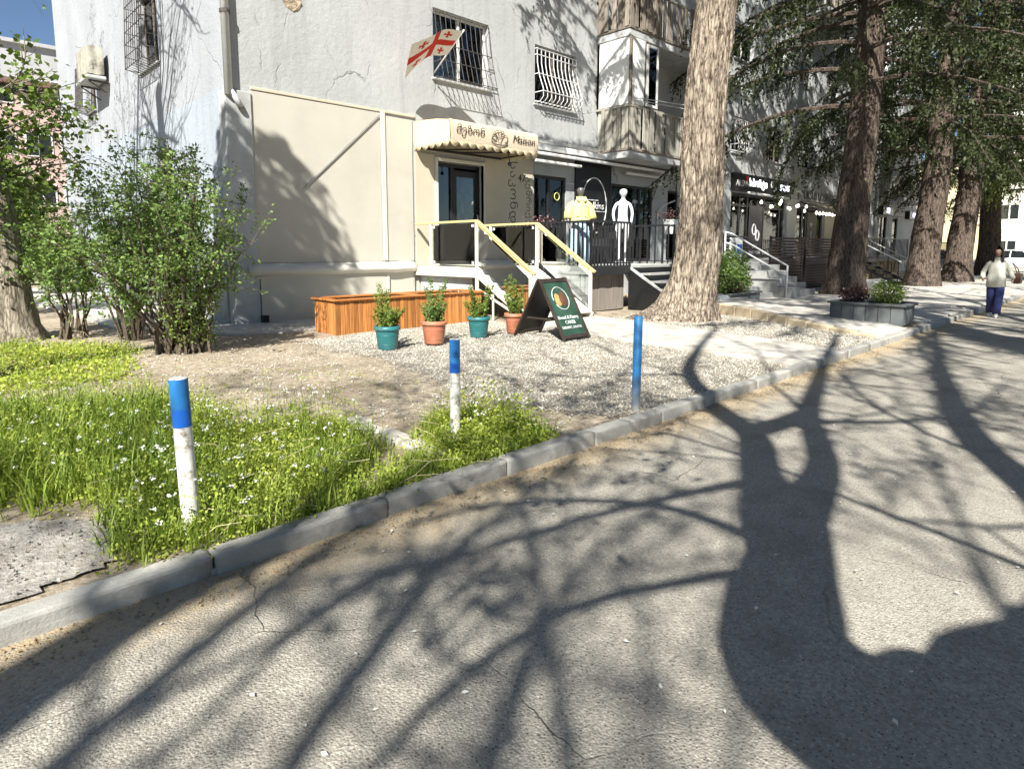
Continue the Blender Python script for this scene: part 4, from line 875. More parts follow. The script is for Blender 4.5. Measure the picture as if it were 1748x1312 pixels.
for x in (SX0 - .02, SX1 + .02):
    MB().beam((x, SYT - .04, 1.06), (x, SYB - .06, .13), .035, .16).build('stringer', MAT['cream'], st)
    for (y, zt, zb) in ((12.0, 2.17, 1.2), (SYT - .0, 2.17, .1), (SYB, 1.13, .1)):
        MB().box(x - .03, x + .03, y - .03, y + .03, zb, zt).build('post', MAT['cream'], st, bevel=.006)
    hr = MB().beam((x, 12.6, 2.2), (x, SYT - .02, 2.2), .075, .05).build('handrail', MAT['handrail'], st, bevel=.01); MB().beam((x, SYT - .01, 2.205), (x, SYB - .12, 1.10), .075, .05).build('handrail', MAT['handrail'], st, bevel=.01)
    MB().beam((x, SYT - .01, 2.145), (x, SYB - .05, 1.08), .035, .03).build('lower_handrail', MAT['handrail'], st)
    MB().box(x - .006, x + .006, SYT + .05, 11.95, 1.26, 2.14).build('glass_panel', MAT['railglass'], st)
    MB().prism([(SYT - .06, 1.30), (SYT - .06, 2.06), (SYB + .06, 1.02), (SYB + .06, .30)], 'x', x - .006, x + .006).build('glass_panel', MAT['railglass'], st)
    for (y, z) in ((SYT + .12, 2.1), (11.88, 2.1), (SYT + .12, 1.3), (11.88, 1.3), (SYT - .3, 1.94), (SYB + .3, 1.24)):
        MB().box(x - .022, x + .022, y - .025, y + .025, z - .03, z + .03).build('clamp', MAT['white'], st, bevel=.004)
MB().beam((SX0 - .05, SYT - .1, .72), (SX0 - .05, SYB + .1, .16), .03, .04).beam((SX0 - .05, SYT, .62), (SX0 - .05, SYT - .55, .62), .03, .04).beam((SX0 - .05, SYT - .55, .65), (SX0 - .05, SYT - .55, .1), .03, .03, (1, 0, 0)).build('lower_bracing', MAT['cream'], st)

# timber planter
pb = thing('wooden_planter', 'long orange stained wooden planter box of upright boards by the beige wall', 'planter', (7.2, 10.5, GZ))
px0, px1, py0, py1, pzt = 5.48, 8.9, 10.1, 10.88, .70
bw = .09; nb = int((px1 - px0) / bw); me = None
def board_put(x, y, rz):
    global me
    o = bpy.data.objects.new('board', me); _link(o, pb); o.location = (x - 7.2, y - 10.5, random.uniform(-.006, .006)); o.rotation_euler = (random.uniform(-.008, .008), 0, rz)
    b = o.modifiers.new('bevel', 'BEVEL'); b.width = .004; b.segments = 1
bo = MB().box(-.041, .041, -.011, .011, .0, pzt - GZ - .02).build('board', MAT['wood'], None); me = bo.data; bpy.data.objects.remove(bo)
for i in range(nb): board_put(px0 + bw * (i + .5), py0 + random.uniform(-.004, .004), 0); board_put(px0 + bw * (i + .5), py1, 0)
for i in range(int((py1 - py0) / bw)):
    board_put(px0, py0 + bw * (i + .6), math.pi/2); board_put(px1, py0 + bw * (i + .6), math.pi/2)
for (a, b_) in (((px0 - .05, py0 - .005), (px1 + .05, py0 - .005)), ((px0 - .05, py1 + .005), (px1 + .05, py1 + .005))):
    MB().beam((a[0], a[1], pzt), (b_[0], b_[1], pzt), .10, .035).build('rim', MAT['woodrim'], pb, bevel=.006)
for x in (px0, (px0 + px1) / 2 + .1, px1): MB().beam((x, py0 + .047, pzt + .002), (x, py1 - .047, pzt + .002), .10, .035).build('rim', MAT['woodrim'], pb, bevel=.006)
MB().box(px0 + .02, px1 - .02, py0 + .02, py1 - .02, .1, .42).build('liner', MAT['dark'], pb)

# potted shrubs
def pot(label, loc, mat, r, h, stems, seed, hgt, dark=False):
    rs = np.random.default_rng(seed); t = thing('potted_shrub', label, 'potted plant', loc, 'four potted shrubs in front of the wooden planter', local=True)
    p = MB().lathe([(0, 0), (r*.70, 0), (r*.74, .02), (r*.90, h*.80), (r*.91, h*.82), (r*1.0, h*.83), (r*1.02, h*.86), (r*1.0, h), (r*.93, h), (r*.90, h*.9), (r*.86, h*.86), (0, h*.86)], n=36).build('pot', MAT[mat], t, True)
    for zz in (.22, .62): MB().lathe([(r*(.74+.2*zz)+.001, h*zz-.006), (r*(.74+.2*zz)+.006, h*zz), (r*(.74+.2*zz)+.002, h*zz+.006)], n=36).build('moulded_ring', MAT[mat], p, True)
    MB().lathe([(r*.9, h*.88), (r*.5, h*.90), (0, h*.91)], n=20).build('soil', MAT['potsoil'], t, True)
    C = []; T = []; S = []; sm = MB()
    for k in range(stems):
        a = rs.uniform(0, 6.28); rr = rs.uniform(.1, .55) * r; b0 = np.array([rr*math.cos(a), rr*math.sin(a), h*.9])
        ln = hgt * (rs.uniform(.75, 1.08) if k < 4 else rs.uniform(.22, .62)); lean = rs.normal(0, .14, 2) + .55*np.array([math.cos(a), math.sin(a)])*rs.uniform(0, 1.0) * (.5 if k < 4 else 1.2)
        pts = [b0 + np.array([lean[0]*s*ln, lean[1]*s*ln, s*ln]) for s in np.linspace(0, 1, 6)]
        sm.tube(pts, [.006, .005, .005, .004, .003, .002], 5)
        nl = int(190 * ln / .6)
        for _ in range(nl):
            s = rs.uniform(.06, 1.02); q = b0 + np.array([lean[0]*s*ln, lean[1]*s*ln, s*ln]); an = rs.uniform(0, 6.28); d_ = np.array([math.cos(an), math.sin(an), rs.uniform(.2, 1.0)])
            C.append(q + d_ * rs.uniform(.012, .045)); T.append(d_); S.append(rs.uniform(.034, .062) * (1.1 - .35 * s))
    sm.build('stems', MAT['twig'], t); leaves('foliage', np.array(C), np.array(S), MAT['bush_y'] if not dark else MAT['bush'], t, T=np.array(T), up=.2, w=.28); return t
pot('teal plastic pot with a sparse leafy shrub, nearest the bollards and leftmost of the pots', (5.21, 8.05, GZ + .02), 'teal', .195, .36, 17, 11, .58)
pot('terracotta coloured pot with a tall upright shrub, in front of the planter boards', (6.07, 8.03, GZ + .02), 'terracotta', .205, .37, 20, 12, .66, True)
pot('teal plastic pot with yellowish upright shrub, between the two terracotta coloured pots', (7.07, 8.09, GZ + .02), 'teal', .195, .36, 18, 13, .56)
pot('terracotta coloured pot with slim shrub, half hidden by the sandwich board', (7.91, 8.05, GZ + .02), 'terracotta', .20, .36, 15, 14, .66)

# sandwich board
sb = thing('sandwich_board', 'dark framed sandwich board with green poster standing on the gravel', 'sign', (8.0, 7.25, GZ + .02))
zb, zt_ = GZ + .02, 1.10
def leaf_frame(ya, yb_, printed):
    """a leaf leaning from (bottom y ya) to (top y yb_)"""
    p0 = Vector((0, ya, zb)); p1 = Vector((0, yb_, zt_)); d_ = (p1 - p0); nrm = Vector((0, -d_.z, d_.y)).normalized() * (1 if ya < yb_ else -1)
    def P(x, t): return p0 + d_ * t + Vector((x, 0, 0))
    xa, xb = 7.72, 8.36
    f = MB(); f.beam(P(xa, 0), P(xa, 1), .05, .035, nrm); f.m = 0
    f.beam(P(xb, 0), P(xb, 1), .05, .035, nrm); f.beam(P(xa + .027, .06), P(xb - .027, .06), .03, .06, d_.normalized()); f.beam(P(xa + .027, .965), P(xb - .027, .965), .03, .07, d_.normalized())
    fr = f.build('frame', MAT['frame_brown'], sb, bevel=.004)
    pn = MB().quad(P(xa + .025, .09), P(xb - .025, .09), P(xb - .025, .94), P(xa + .025, .94)).build('panel', MAT['board_green'] if printed else MAT['dark'], sb)
    if printed:
        u = d_.normalized(); Mt = Matrix(((1, u.x, nrm.x, 0), (0, u.y, nrm.y, 0), (0, u.z, nrm.z, 0), (0, 0, 0, 1)))
        def at(x, t, lift): v = P(x, t) + nrm * lift; r_ = Mt.copy(); r_.translation = v; return r_
        cxm = (xa + xb) / 2
        text('poster_lettering', 'Bread & Pastry', .085, MAT['white_print'], pn, at(cxm, .36, .004)); text('poster_lettering', 'CAKES', .085, MAT['white_print'], pn, at(cxm, .28, .004)); text('poster_lettering', 'DESSERT, SALADS', .062, MAT['white_print'], pn, at(cxm, .20, .004))
        ring = [at(cxm, .67, .004) @ Vector((.19 * math.cos(a), .21 * math.sin(a), 0)) for a in np.linspace(-2.6, 3.3, 30)]
        MB().tube(ring, .006, 4, False).build('poster_ring', MAT['white_print'], pn)
        for (dx, t0, t1, w_, m_, lf) in ((-.08, .54, .76, .13, 'photo_gold', .006), (.05, .53, .79, .16, 'photo_brown', .009)):
            po = [at(cxm + dx, (t0 + t1) / 2, lf) @ Vector((w_ / 2 * math.cos(a) * (1.15 - .2 * math.sin(a)), (t1 - t0) / 2 * 1.1 * math.sin(a), 0)) for a in np.linspace(0, 2 * math.pi, 19)[:-1]]
            MB().add(po, [tuple(range(18))]).build('poster_pastry', MAT[m_], pn)
    return fr
leaf_frame(6.70, 7.28, True); leaf_frame(7.86, 7.30, False)
MB().box(7.71, 7.735, 7.0, 7.56, .42, .45).build('spacer_bar', MAT['frame_brown'], sb); MB().box(8.345, 8.37, 7.0, 7.56, .42, .45).build('spacer_bar', MAT['frame_brown'], sb)

# bollards
def bollard(label, loc, h, r, bands, tilt):
    t = thing('bollard', label, 'bollard', loc, 'three painted bollards along the kerb', local=True); t.rotation_euler = tilt
    for (z0, z1, m_, nm, e) in bands:
        pr = [(r + e, z0), (r + e, z1)]
        if z1 >= h - .001: pr = [(r + e, z0), (r + e, z1 - .004), (r + e - .004, z1), (0, z1)]
        MB().lathe(pr, n=24).build(nm, MAT[m_], t, True)
    return t
bollard('white bollard with bright blue top standing in the tall grass', (1.03, 3.55, GZ - .05), .90, .046, [(0, .64, 'bollwhite', 'post', 0), (.64, .735, 'blue2', 'band', .001), (.735, .896, 'blue', 'cap_paint', 0), (.895, .90, 'bollwhite', 'top_face', -.001)], (.0, -.025, 0))
bollard('white bollard with chipped blue top beside the flowering weeds', (3.05, 3.78, GZ - .05), .88, .041, [(0, .615, 'bollwhite', 'post', 0), (.615, .69, 'blue2', 'band', .001), (.69, .876, 'blue', 'cap_paint', 0), (.875, .88, 'bollwhite', 'top_face', -.001)], (.0, .005, 0))
bm_ = bollard('blue bollard worn grey at its foot, standing in the gravel at the kerb', (4.9, 3.36, GZ - .05), .95, .041, [(0, .10, 'bollgrey', 'foot', 0)], (.0, .012, 0))
m, nt, b = newmat('fading_blue_paint'); v = coords(nt); sx = N(nt, 'ShaderNodeSeparateXYZ'); L(nt, v, sx.inputs[0])
zz = math_(nt, 'ADD', sx.outputs[2], math_(nt, 'MULTIPLY', math_(nt, 'SUBTRACT', noise(nt, v, 8, 6, .65), .5), .3))
L(nt, mix(nt, remap(nt, zz, .10, .42), (.22, .24, .25), (.02, .16, .38)), b.inputs['Base Color']); b.inputs['Roughness'].default_value = .55
MB().lathe([(.041, .10), (.041, .944), (.037, .95), (0, .95)], n=24).build('post', m, bm_, True)

# ------------------------------------------------------------------ boutique deck with railing and stairs
dk = thing('shop_deck', 'raised shop deck with black baluster railing and grey skirting', 'deck', (13.4, 10.9, .1))
DX0, DX1, DXM, DY = 11.7, 15.25, 13.24, 9.37
MB().box(DX0, DX1, DY, YF - .04, 1.08, 1.19).build('deck_floor', MAT['grey_trim'], dk)
MB().box(DX0 - .04, DX0 - .004, DY - .02, YF - .1, 1.0, 1.2).build('edge_beam', MAT['corr'], dk); MB().box(DX0 - .04, DXM, DY - .05, DY - .004, .98, 1.2).build('edge_beam', MAT['dark'], dk)
def railing(a, b_, z0, z1, parent, n, mat='dark', w=.035, h=.05, bal=.03):
    a = Vector(a); b_ = Vector(b_); MB().beam((a.x, a.y, z1), (b_.x, b_.y, z1 + (b_.z - a.z)), h + .03, h).build('top_rail', MAT[mat], parent); MB().beam((a.x, a.y, z0 + .06), (b_.x, b_.y, z0 + .06), .03, .03).build('bottom_rail', MAT[mat], parent)
    d_ = (b_ - a); bm0 = MB().box(-bal/2, bal/2, -bal/2, bal/2, z0, z1).build('baluster', MAT[mat], None); me_ = bm0.data; bpy.data.objects.remove(bm0); off = OFF[parent.name]
    for i in range(n):
        p = a + d_ * (i / (n - 1)); o = bpy.data.objects.new('baluster', me_); _link(o, parent); o.location = (p.x - off.x, p.y - off.y, -off.z); s_ = 1.6 if i in (0, n - 1) else 1; o.scale = (s_, s_, 1)
railing((DX0, 12.2, 0), (DX0, DY, 0), 1.2, 2.25, dk, 22); railing((DX0, DY, 0), (DXM, DY, 0), 1.2, 2.25, dk, 13)
railing((DX1, 11.9, 0), (DX1, 9.7, 0), 1.2, 2.25, dk, 10); railing((DX1, 9.7, 0), (DX1 + .25, 9.5, 0), 1.2, 2.25, dk, 3)
for i in range(9): MB().box(DX0 + .0, DX0 + .012, 9.4 + i * .3, 9.68 + i * .3, .08, 1.0).build('skirting_board', MAT['corr'], dk)
for i in range(6): MB().prism([(DX0 + .26 * i, .1), (DX0 + .26 * i + .25, .1), (DX0 + .26 * i + .25, .98), (DX0 + .26 * i, .98)], 'y', DY + .16 + .01 * (i % 2), DY + .18).build('skirting_board', MAT['skirt'], dk)
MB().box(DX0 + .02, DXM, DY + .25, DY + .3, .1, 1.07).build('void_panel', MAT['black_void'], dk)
NS2 = 6
for k in range(NS2):
    z = 1.19 - k * .185; y1 = DY - .002 - k * .30
    MB().box(DXM + .02, DX1, y1 - .31, y1, z - .05, z).build('step', MAT['greystone'], dk, bevel=.006); MB().box(DXM + .04, DX1 - .02, y1 - .02, y1 - .003, z - .19, z - .052).build('riser', MAT['greystone'], dk)
    for j in range(3): MB().box(DXM + .06 + .62 * j, DXM + .66 + .62 * j, y1 - .312 - .004, y1 - .313, z - .048, z - .002).build('tile', MAT['greystone'], dk)
MB().prism([(DY, 1.1), (DY - 1.8, .1), (DY, .1)], 'x', DXM - .03, DXM + .01).build('stair_shade_sheet', MAT['black_void'], dk)  # black sheet stands in for the shade under the open stair
MB().beam((DXM, DY + .0, 1.15), (DXM, DY - 1.85, .06), .04, .06).build('stringer', MAT['grey_trim'], dk)

# mannequins
def skin_mesh(name, verts, edges, radii, mat, parent, root=0, sub=2):
    me_ = bpy.data.meshes.new(name); me_.from_pydata(verts, edges, []); o = bpy.data.objects.new(name, me_); col.objects.link(o)
    o.modifiers.new('skin', 'SKIN'); 
    if not me_.skin_vertices: bpy.context.view_layer.objects.active = o; bpy.ops.mesh.customdata_skin_add()
    for i, r in enumerate(radii):
        sv = me_.skin_vertices[0].data[i]; sv.radius = r if hasattr(r, '__len__') else (r, r); sv.use_root = (i == root)
    s_ = o.modifiers.new('sub', 'SUBSURF'); s_.levels = sub; s_.render_levels = sub
    dg = bpy.context.evaluated_depsgraph_get(); nm = bpy.data.meshes.new_from_object(o.evaluated_get(dg)); bpy.data.objects.remove(o)
    nm.materials.clear(); nm.materials.append(mat); nm.polygons.foreach_set('use_smooth', [True] * len(nm.polygons))
    o = bpy.data.objects.new(name, nm); _link(o, parent); return o
def body(mat, parent, H=1.8, armL=None, armR=None, legs=None, lean=0, hands=True, slim=1.0, head=1.0):
    """a standing figure facing -Y; returns the object"""
    k = H / 1.8; V = []; E = []; R = []
    def v(p, r): V.append(tuple(Vector(p) * k)); R.append((r[0]*k*slim, r[1]*k*slim) if hasattr(r, '__len__') else (r*k*slim, r*k*slim)); return len(V) - 1
    def e(a, b): E.append((a, b)); return b
    pel = v((0, 0, .96), (.15, .11)); wa = e(pel, v((0, .0, 1.12), (.125, .095))); ch = e(wa, v((0, .01, 1.30), (.15, .105))); up = e(ch, v((0, .02, 1.44), (.11, .08)))
    nk = e(up, v((0, .015, 1.53), .052)); n2 = e(nk, v((0, -.005, 1.58), .054)); h1 = e(n2, v((0, -.018, 1.635), tuple(c * head / slim for c in (.080, .094)))); h2 = e(h1, v((0, -.005, 1.70), tuple(c * head / slim for c in (.084, .104)))); e(h2, v((0, .008, 1.745), tuple(c * head / slim for c in (.060, .075))))
    legs = legs or {-1: ((-.10, 0, .52), (-.11, .02, .09), (-.12, -.12, .03)), 1: ((.10, 0, .52), (.11, .02, .09), (.12, -.12, .03))}
    for s in (-1, 1):
        hip = e(pel, v((s*.095, 0, .88), .095)); kn, an, to = legs[s]; th = e(hip, v(((s*.095+kn[0])/2, kn[1]/2, .70), .078)); q = e(th, v(kn, .058)); q2 = e(q, v(((kn[0]+an[0])/2, (kn[1]+an[1])/2+.02, (kn[2]+an[2])/2+.05), .055)); q = e(q2, v(an, .04)); e(q, v(to, (.038, .028)))
        arm = (armL if s == 1 else armR) or ((s*.27, .02, 1.14), (s*.29, -.06, .90), (s*.28, -.10, .78))
        sh = e(up, v((s*.155, .015, 1.41), .050)); el = e(sh, v(tuple((Vector((s*.2, .015, 1.40)) + Vector(arm[0])) / 2), .046)); el = e(el, v(arm[0], .04)); wr = e(el, v(arm[1], .028)); 
        hd = e(wr, v(tuple(Vector(arm[1]).lerp(Vector(arm[2]), .5)), (.034, .02))); fdir = (Vector(arm[2]) - Vector(arm[1])).normalized()
        side = fdir.cross(Vector((1, 0, 0))).normalized()
        for q, ln in ((-1.5, .065), (-.5, .078), (.5, .074), (1.5, .06)):
            b0 = Vector(V[hd]) / k + fdir * .03 + side * q * .016; f1 = e(hd, v(tuple(b0 + fdir * ln * .5), .0095)); e(f1, v(tuple(b0 + fdir * ln + Vector((-s*.014, 0, 0))), .008))
        tb = Vector(V[hd]) / k + side * -.035 + fdir * .01; t1 = e(hd, v(tuple(tb), .011)); e(t1, v(tuple(tb + fdir * .045 + side * -.01), .009))
    return skin_mesh('body', V, E, R, mat, parent, 0, 2)

def garment_top(parent, mat, H=1.8, z0=.9, flare=.05, sleeves=None, collar=True, name='jacket', width=1.0):
    k = H / 1.8; w = width
    rings = [(0, 0, z0, .205*w+flare, .15+flare*.6), (0, 0, 1.02, .20*w+flare*.6, .145+flare*.3), (0, .0, 1.15, .19*w, .14), (0, .005, 1.28, .205*w, .15), (0, .01, 1.38, .20*w, .135), (0, .015, 1.445, .15*w, .10), (0, .015, 1.485, .095, .08)]
    if collar: rings += [(0, .01, 1.50, .08, .075), (0, .0, 1.545, .095, .09)]
    mb = MB().loft([tuple(c * k for c in r) for r in rings], 22)
    for pts, rad in sleeves: mb.tube([tuple(c * k for c in p) for p in pts], [r * k for r in rad], 12)
    o = mb.build(name, mat, parent, True); return o
def trousers(parent, mat, H=1.8, legs=None, rad=(.11, .10, .09, .10), name='trousers'):
    k = H / 1.8; mb = MB().loft([tuple(c * k for c in r) for r in ((0, 0, .80, .17, .125), (0, 0, .90, .185, .135), (0, 0, .99, .17, .125), (0, 0, 1.03, .155, .115))], 18)
    for s in (-1, 1):
        kn, an, _ = legs[s]; mb.tube([tuple(c * k for c in p) for p in ((s*.09, 0, .88), ((s*.095+kn[0])/2, kn[1]/2, .70), kn, ((kn[0]+an[0])/2, (kn[1]+an[1])/2, (kn[2]+an[2])/2), (an[0], an[1], an[2] - .01))], [r * k for r in (rad[0]*.95, rad[0], rad[1], rad[2], rad[3])], 14)
    return mb.build(name, mat, parent, True)

mn = thing('mannequin', 'grey faced mannequin in lemon yellow jacket and pale jeans on the shop deck', 'mannequin', (11.98, 9.95, 1.2), local=True); mn.rotation_euler = (0, 0, math.radians(-35))
lg_m = {-1: ((-.13, -.06, .52), (-.15, .0, .09), (-.16, -.13, .03)), 1: ((.12, -.02, .52), (.16, .04, .09), (.18, -.09, .03))}
arms = dict(armL=((.275, .04, 1.18), (.30, -.02, .95), (.30, -.06, .83)), armR=((-.275, .035, 1.18), (-.29, -.06, .97), (-.28, -.12, .86)))
HM = 1.92
body(MAT['mannequin_g'], mn, HM, legs=lg_m, head=1.15, **arms)
garment_top(mn, MAT['yellow'], HM, 1.0, .045, [(((.13, .01, 1.42), (.21, .02, 1.36), (.275, .04, 1.20), (.30, .0, 1.06)), (.065, .078, .085, .098)), (((-.13, .01, 1.42), (-.21, .02, 1.36), (-.275, .035, 1.20), (-.29, -.02, 1.06)), (.065, .078, .085, .098))], width=1.0)
trousers(mn, MAT['jeans_l'], HM, lg_m, (.115, .11, .105, .125), 'jeans'); MB().lathe([(0, 0), (.22, 0), (.22, .015), (.02, .03), (0, .03)], n=24).build('stand_base', MAT['pipe'], mn, True)
cl = MB()
for s in (-1, 1): cl.add([tuple(Vector(p) * HM / 1.8) for p in ((s*.015, -.10, 1.50), (s*.10, -.075, 1.555), (s*.125, -.12, 1.49), (s*.06, -.165, 1.43))], [(0, 1, 2, 3) if s > 0 else (3, 2, 1, 0)])
cl.build('collar', MAT['yellow'], mn)
kk = HM / 1.8
MB().tube([(0, -.178 * kk, 1.0 * kk), (0, -.160 * kk, 1.1 * kk), (0, -.146 * kk, 1.17 * kk), (0, -.152 * kk, 1.28 * kk), (0, -.130 * kk, 1.38 * kk), (0, -.090 * kk, 1.445 * kk)], .012, 6, True).build('placket', M('lemon_seam', (.58, .54, .18), .85), mn, True)
for sx_ in (-1, 1): MB().box(sx_ * .11 - .05, sx_ * .11 + .05, -.160 * kk, -.150 * kk, 1.10 * kk, 1.125 * kk).build('pocket_flap', bpy.data.materials['lemon_seam'], mn, bevel=.004)
mw = thing('mannequin', 'bare glossy white mannequin with egg shaped head behind the black railing', 'mannequin', (13.72, 9.95, 1.2), local=True); mw.rotation_euler = (0, 0, math.radians(-45))
body(MAT['mannequin_w'], mw, 2.0, legs={-1: ((-.08, 0, .52), (-.08, .02, .09), (-.09, -.1, .03)), 1: ((.08, 0, .52), (.08, .02, .09), (.09, -.1, .03))}, armL=((.225, .03, 1.16), (.185, -.02, .92), (.17, -.06, .80)), armR=((-.225, .03, 1.16), (-.185, -.02, .92), (-.17, -.06, .80)), slim=.86, head=1.22)
MB().lathe([(0, 0), (.2, 0), (.2, .015), (0, .02)], n=24).build('stand_base', MAT['pipe'], mw, True)

# cafe chairs, table, hanging pots on the deck
def chair(loc, rz, label):
    t = thing('cafe_chair', label, 'chair', loc, 'dark cafe chairs on the shop deck', local=True); t.rotation_euler = (0, 0, rz)
    MB().box(-.24, .24, -.22, .22, .42, .47).build('seat', MAT['dark'], t, bevel=.02)
    MB().prism([(-.26, .45), (.26, .45), (.29, .86), (-.29, .86)], 'y', .20, .235).build('backrest', MAT['dark'], t, bevel=.012); MB().prism([(-.22, .47), (.22, .47), (.24, .68), (-.2, .68)], 'x', -.27, -.245).build('armrest', MAT['dark'], t); MB().prism([(-.22, .47), (.22, .47), (.24, .68), (-.2, .68)], 'x', .245, .27).build('armrest', MAT['dark'], t)
    for sx_ in (-1, 1):
        for sy in (-1, 1): MB().tube([(sx_*.18, sy*.16, .42), (sx_*.25, sy*.23, 0)], .013, 6).build('leg', MAT['dark2'], t)
chair((14.15, 11.0, 1.2), .5, 'dark cafe chair on the shop deck, the one nearer the white mannequin'); chair((14.75, 10.75, 1.2), -.6, 'dark cafe chair on the shop deck, the one nearer the white flower pot')
tb = thing('cafe_table', 'small round dark table between the cafe chairs', 'table', (14.5, 11.5, 1.2), local=True)
MB().lathe([(0, .70), (.33, .70), (.34, .72), (.33, .735), (0, .735)], n=28).build('table_top', MAT['dark'], tb, True); MB().lathe([(.2, 0), (.2, .02), (.03, .04), (.03, .7)], n=16).build('pedestal', MAT['dark2'], tb, True)
def planter_pot(name, label, loc, r0, r1, h, mat, leafm, n, spread, ht, flower=None, sq=4, group=None):
    t = thing(name, label, 'flower pot', loc, group, local=True)
    MB().lathe([(0, 0), (r0, 0), (r1, h), (r1*1.04, h), (r1*1.04, h+.03), (r1*.92, h+.03), (r1*.9, h-.02), (0, h-.02)], n=sq if sq > 4 else 4).build('pot', MAT[mat], t, sq > 4, bevel=0 if sq > 4 else .012)
    C = rng.normal(size=(n, 3)) * np.array([spread, spread, ht*.45]) * .5 + np.array([0, 0, h + ht*.45]); C[:, 2] = np.maximum(C[:, 2], h)
    leaves('foliage', C, rng.uniform(.04, .08, n), MAT[leafm], t)
    if flower: leaves('flowers', C[: n//4] * np.array([1.1, 1.1, 1.05]), rng.uniform(.04, .07, n//4), MAT[flower], t, up=.3, w=.45)
    return t
fp = planter_pot('flower_pot', 'white square flower pot with dark leaves hung on the deck railing', (15.58, 9.62, 2.02), .17, .25, .36, 'white', 'darkleaf', 260, .5, .35); fp.rotation_euler = (0, 0, .3)
planter_pot('flower_pot', 'dark pot of pale pink flowers beside the boutique glass door', (12.4, 11.6, 1.85), .12, .17, .25, 'dark', 'darkleaf', 200, .35, .4, 'pink', 20)
MB_ = MB().tube([(12.4, 11.6, 1.2), (12.4, 11.6, 1.85)], .03, 8).lathe([(.16, 0), (.16, .02), (0, .03)], (12.4, 11.6, 1.2), 16)
tag(MB_.build('plant_stand', MAT['dark2']), 'thin black stand under the pot of pink flowers', 'plant stand')

# ------------------------------------------------------------------ right-hand shop terrace: granite steps, pipe rail, slatted fence, boxes
tc = thing('shop_terrace', 'dark shop terrace with horizontal slat fence behind the brown trunk', 'terrace', (23, 10.5, .1))
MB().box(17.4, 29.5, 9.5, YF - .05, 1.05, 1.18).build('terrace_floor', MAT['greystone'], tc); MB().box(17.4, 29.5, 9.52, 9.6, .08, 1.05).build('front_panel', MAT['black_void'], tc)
def slats(x0, x1, y, z0, z1, parent, mat='slat', step=.105, h=.075, axis='x'):
    off = OFF[parent.name]
    bm0 = (MB().box(0, x1 - x0, -.015, .015, 0, h) if axis == 'x' else MB().box(-.015, .015, 0, x1 - x0, 0, h)).build('slat', MAT[mat], None); me_ = bm0.data; bpy.data.objects.remove(bm0)
    for i in range(int((z1 - z0) / step)):
        o = bpy.data.objects.new('slat', me_); _link(o, parent); o.location = (x0 - off.x, y - off.y, z0 + i * step - off.z) if axis == 'x' else (y - off.x, x0 - off.y, z0 + i * step - off.z)
    for k in range(2):
        xx = (x0 + .04, x1 - .04)[k]; (MB().box(xx - .04, xx + .04, y + .016, y + .08, z0 - .1, z1) if axis == 'x' else MB().box(y + .016, y + .08, xx - .04, xx + .04, z0 - .1, z1)).build('post', MAT['dark'], parent)
slats(21.6, 24.4, 9.42, .15, 2.05, tc); slats(24.6, 27.6, 9.42, .15, 2.05, tc); slats(18.4, 20.0, 9.46, 1.2, 2.05, tc, 'dark'); slats(27.8, 29.4, 9.42, 1.2, 2.05, tc)
MB().box(18.5, 19.3, 9.35, 9.38, 1.0, 1.95).build('price_board', MAT['white'], tc); MB().box(18.57, 18.85, 9.335, 9.345, 1.5, 1.8).build('board_picture', MAT['bollgrey'], tc); MB().box(18.92, 19.25, 9.335, 9.345, 1.45, 1.75).build('board_picture', MAT['blue2'], tc)
gs = thing('granite_steps', 'grey granite steps with corner blocks leading to the sports shop', 'steps', (20.2, 8.6, .1))
for k in range(5):
    x = 19.3 + .10 * k; MB().box(19.2 + .34 * k, 21.5, 9.3 - .02 - .32 * (k), 9.44, .1, .98 - .19 * k - .004).build('step', MAT['greystone'], gs, bevel=.01) if False else MB().box(19.9, 21.5, 9.36 - .30 * (k + 1), 9.40 - .30 * k, .1, 1.08 - .19 * k).build('step', MAT['greystone'], gs, bevel=.012)
for k in range(4):
    MB().box(19.35, 19.88, 9.36 - .40 * (k + 1), 9.38 - .40 * k, .1, 1.18 - .25 * k).build('corner_block', MAT['greystone'], gs, bevel=.015)
for k in range(3): MB().box(17.7, 19.32, 9.3 - .34 * (k + 1), 9.32 - .34 * k, .1, .62 - .17 * k).build('side_step', MAT['greystone'], gs, bevel=.01)
pr = thing('pipe_railing', 'grey steel pipe railing sloping down beside the granite steps', 'railing', (18.7, 8.4, .1))
for dz in (0, -.32): MB().tube([(18.25, 9.4, 2.12 + dz), (18.35, 9.2, 2.05 + dz), (19.25, 7.85, 1.08 + dz)], .025, 8).build('rail', MAT['pipe'], pr, True)
MB().tube([(19.24, 7.87, .1), (19.24, 7.87, 1.1)], .028, 8).build('post', MAT['pipe'], pr, True); MB().tube([(18.25, 9.4, 1.1), (18.25, 9.4, 2.14)], .028, 8).build('post', MAT['pipe'], pr, True)
fd = thing('iron_stair', 'black wrought iron stair and railing in front of the far shops', 'stairs', (33, 9, .1))
railing((29.8, 9.5, 0), (38.5, 9.5, 0), 1.2, 2.1, fd, 40, 'dark2', bal=.025); MB().box(29.8, 38.5, 9.5, YF - .06, 1.02, 1.18).build('landing', MAT['dark'], fd)
for k in range(6): MB().box(30.2, 31.8, 9.48 - .3 * (k + 1), 9.5 - .3 * k, 1.02 - .18 * k, 1.06 - .18 * k).build('tread', MAT['dark2'], fd)
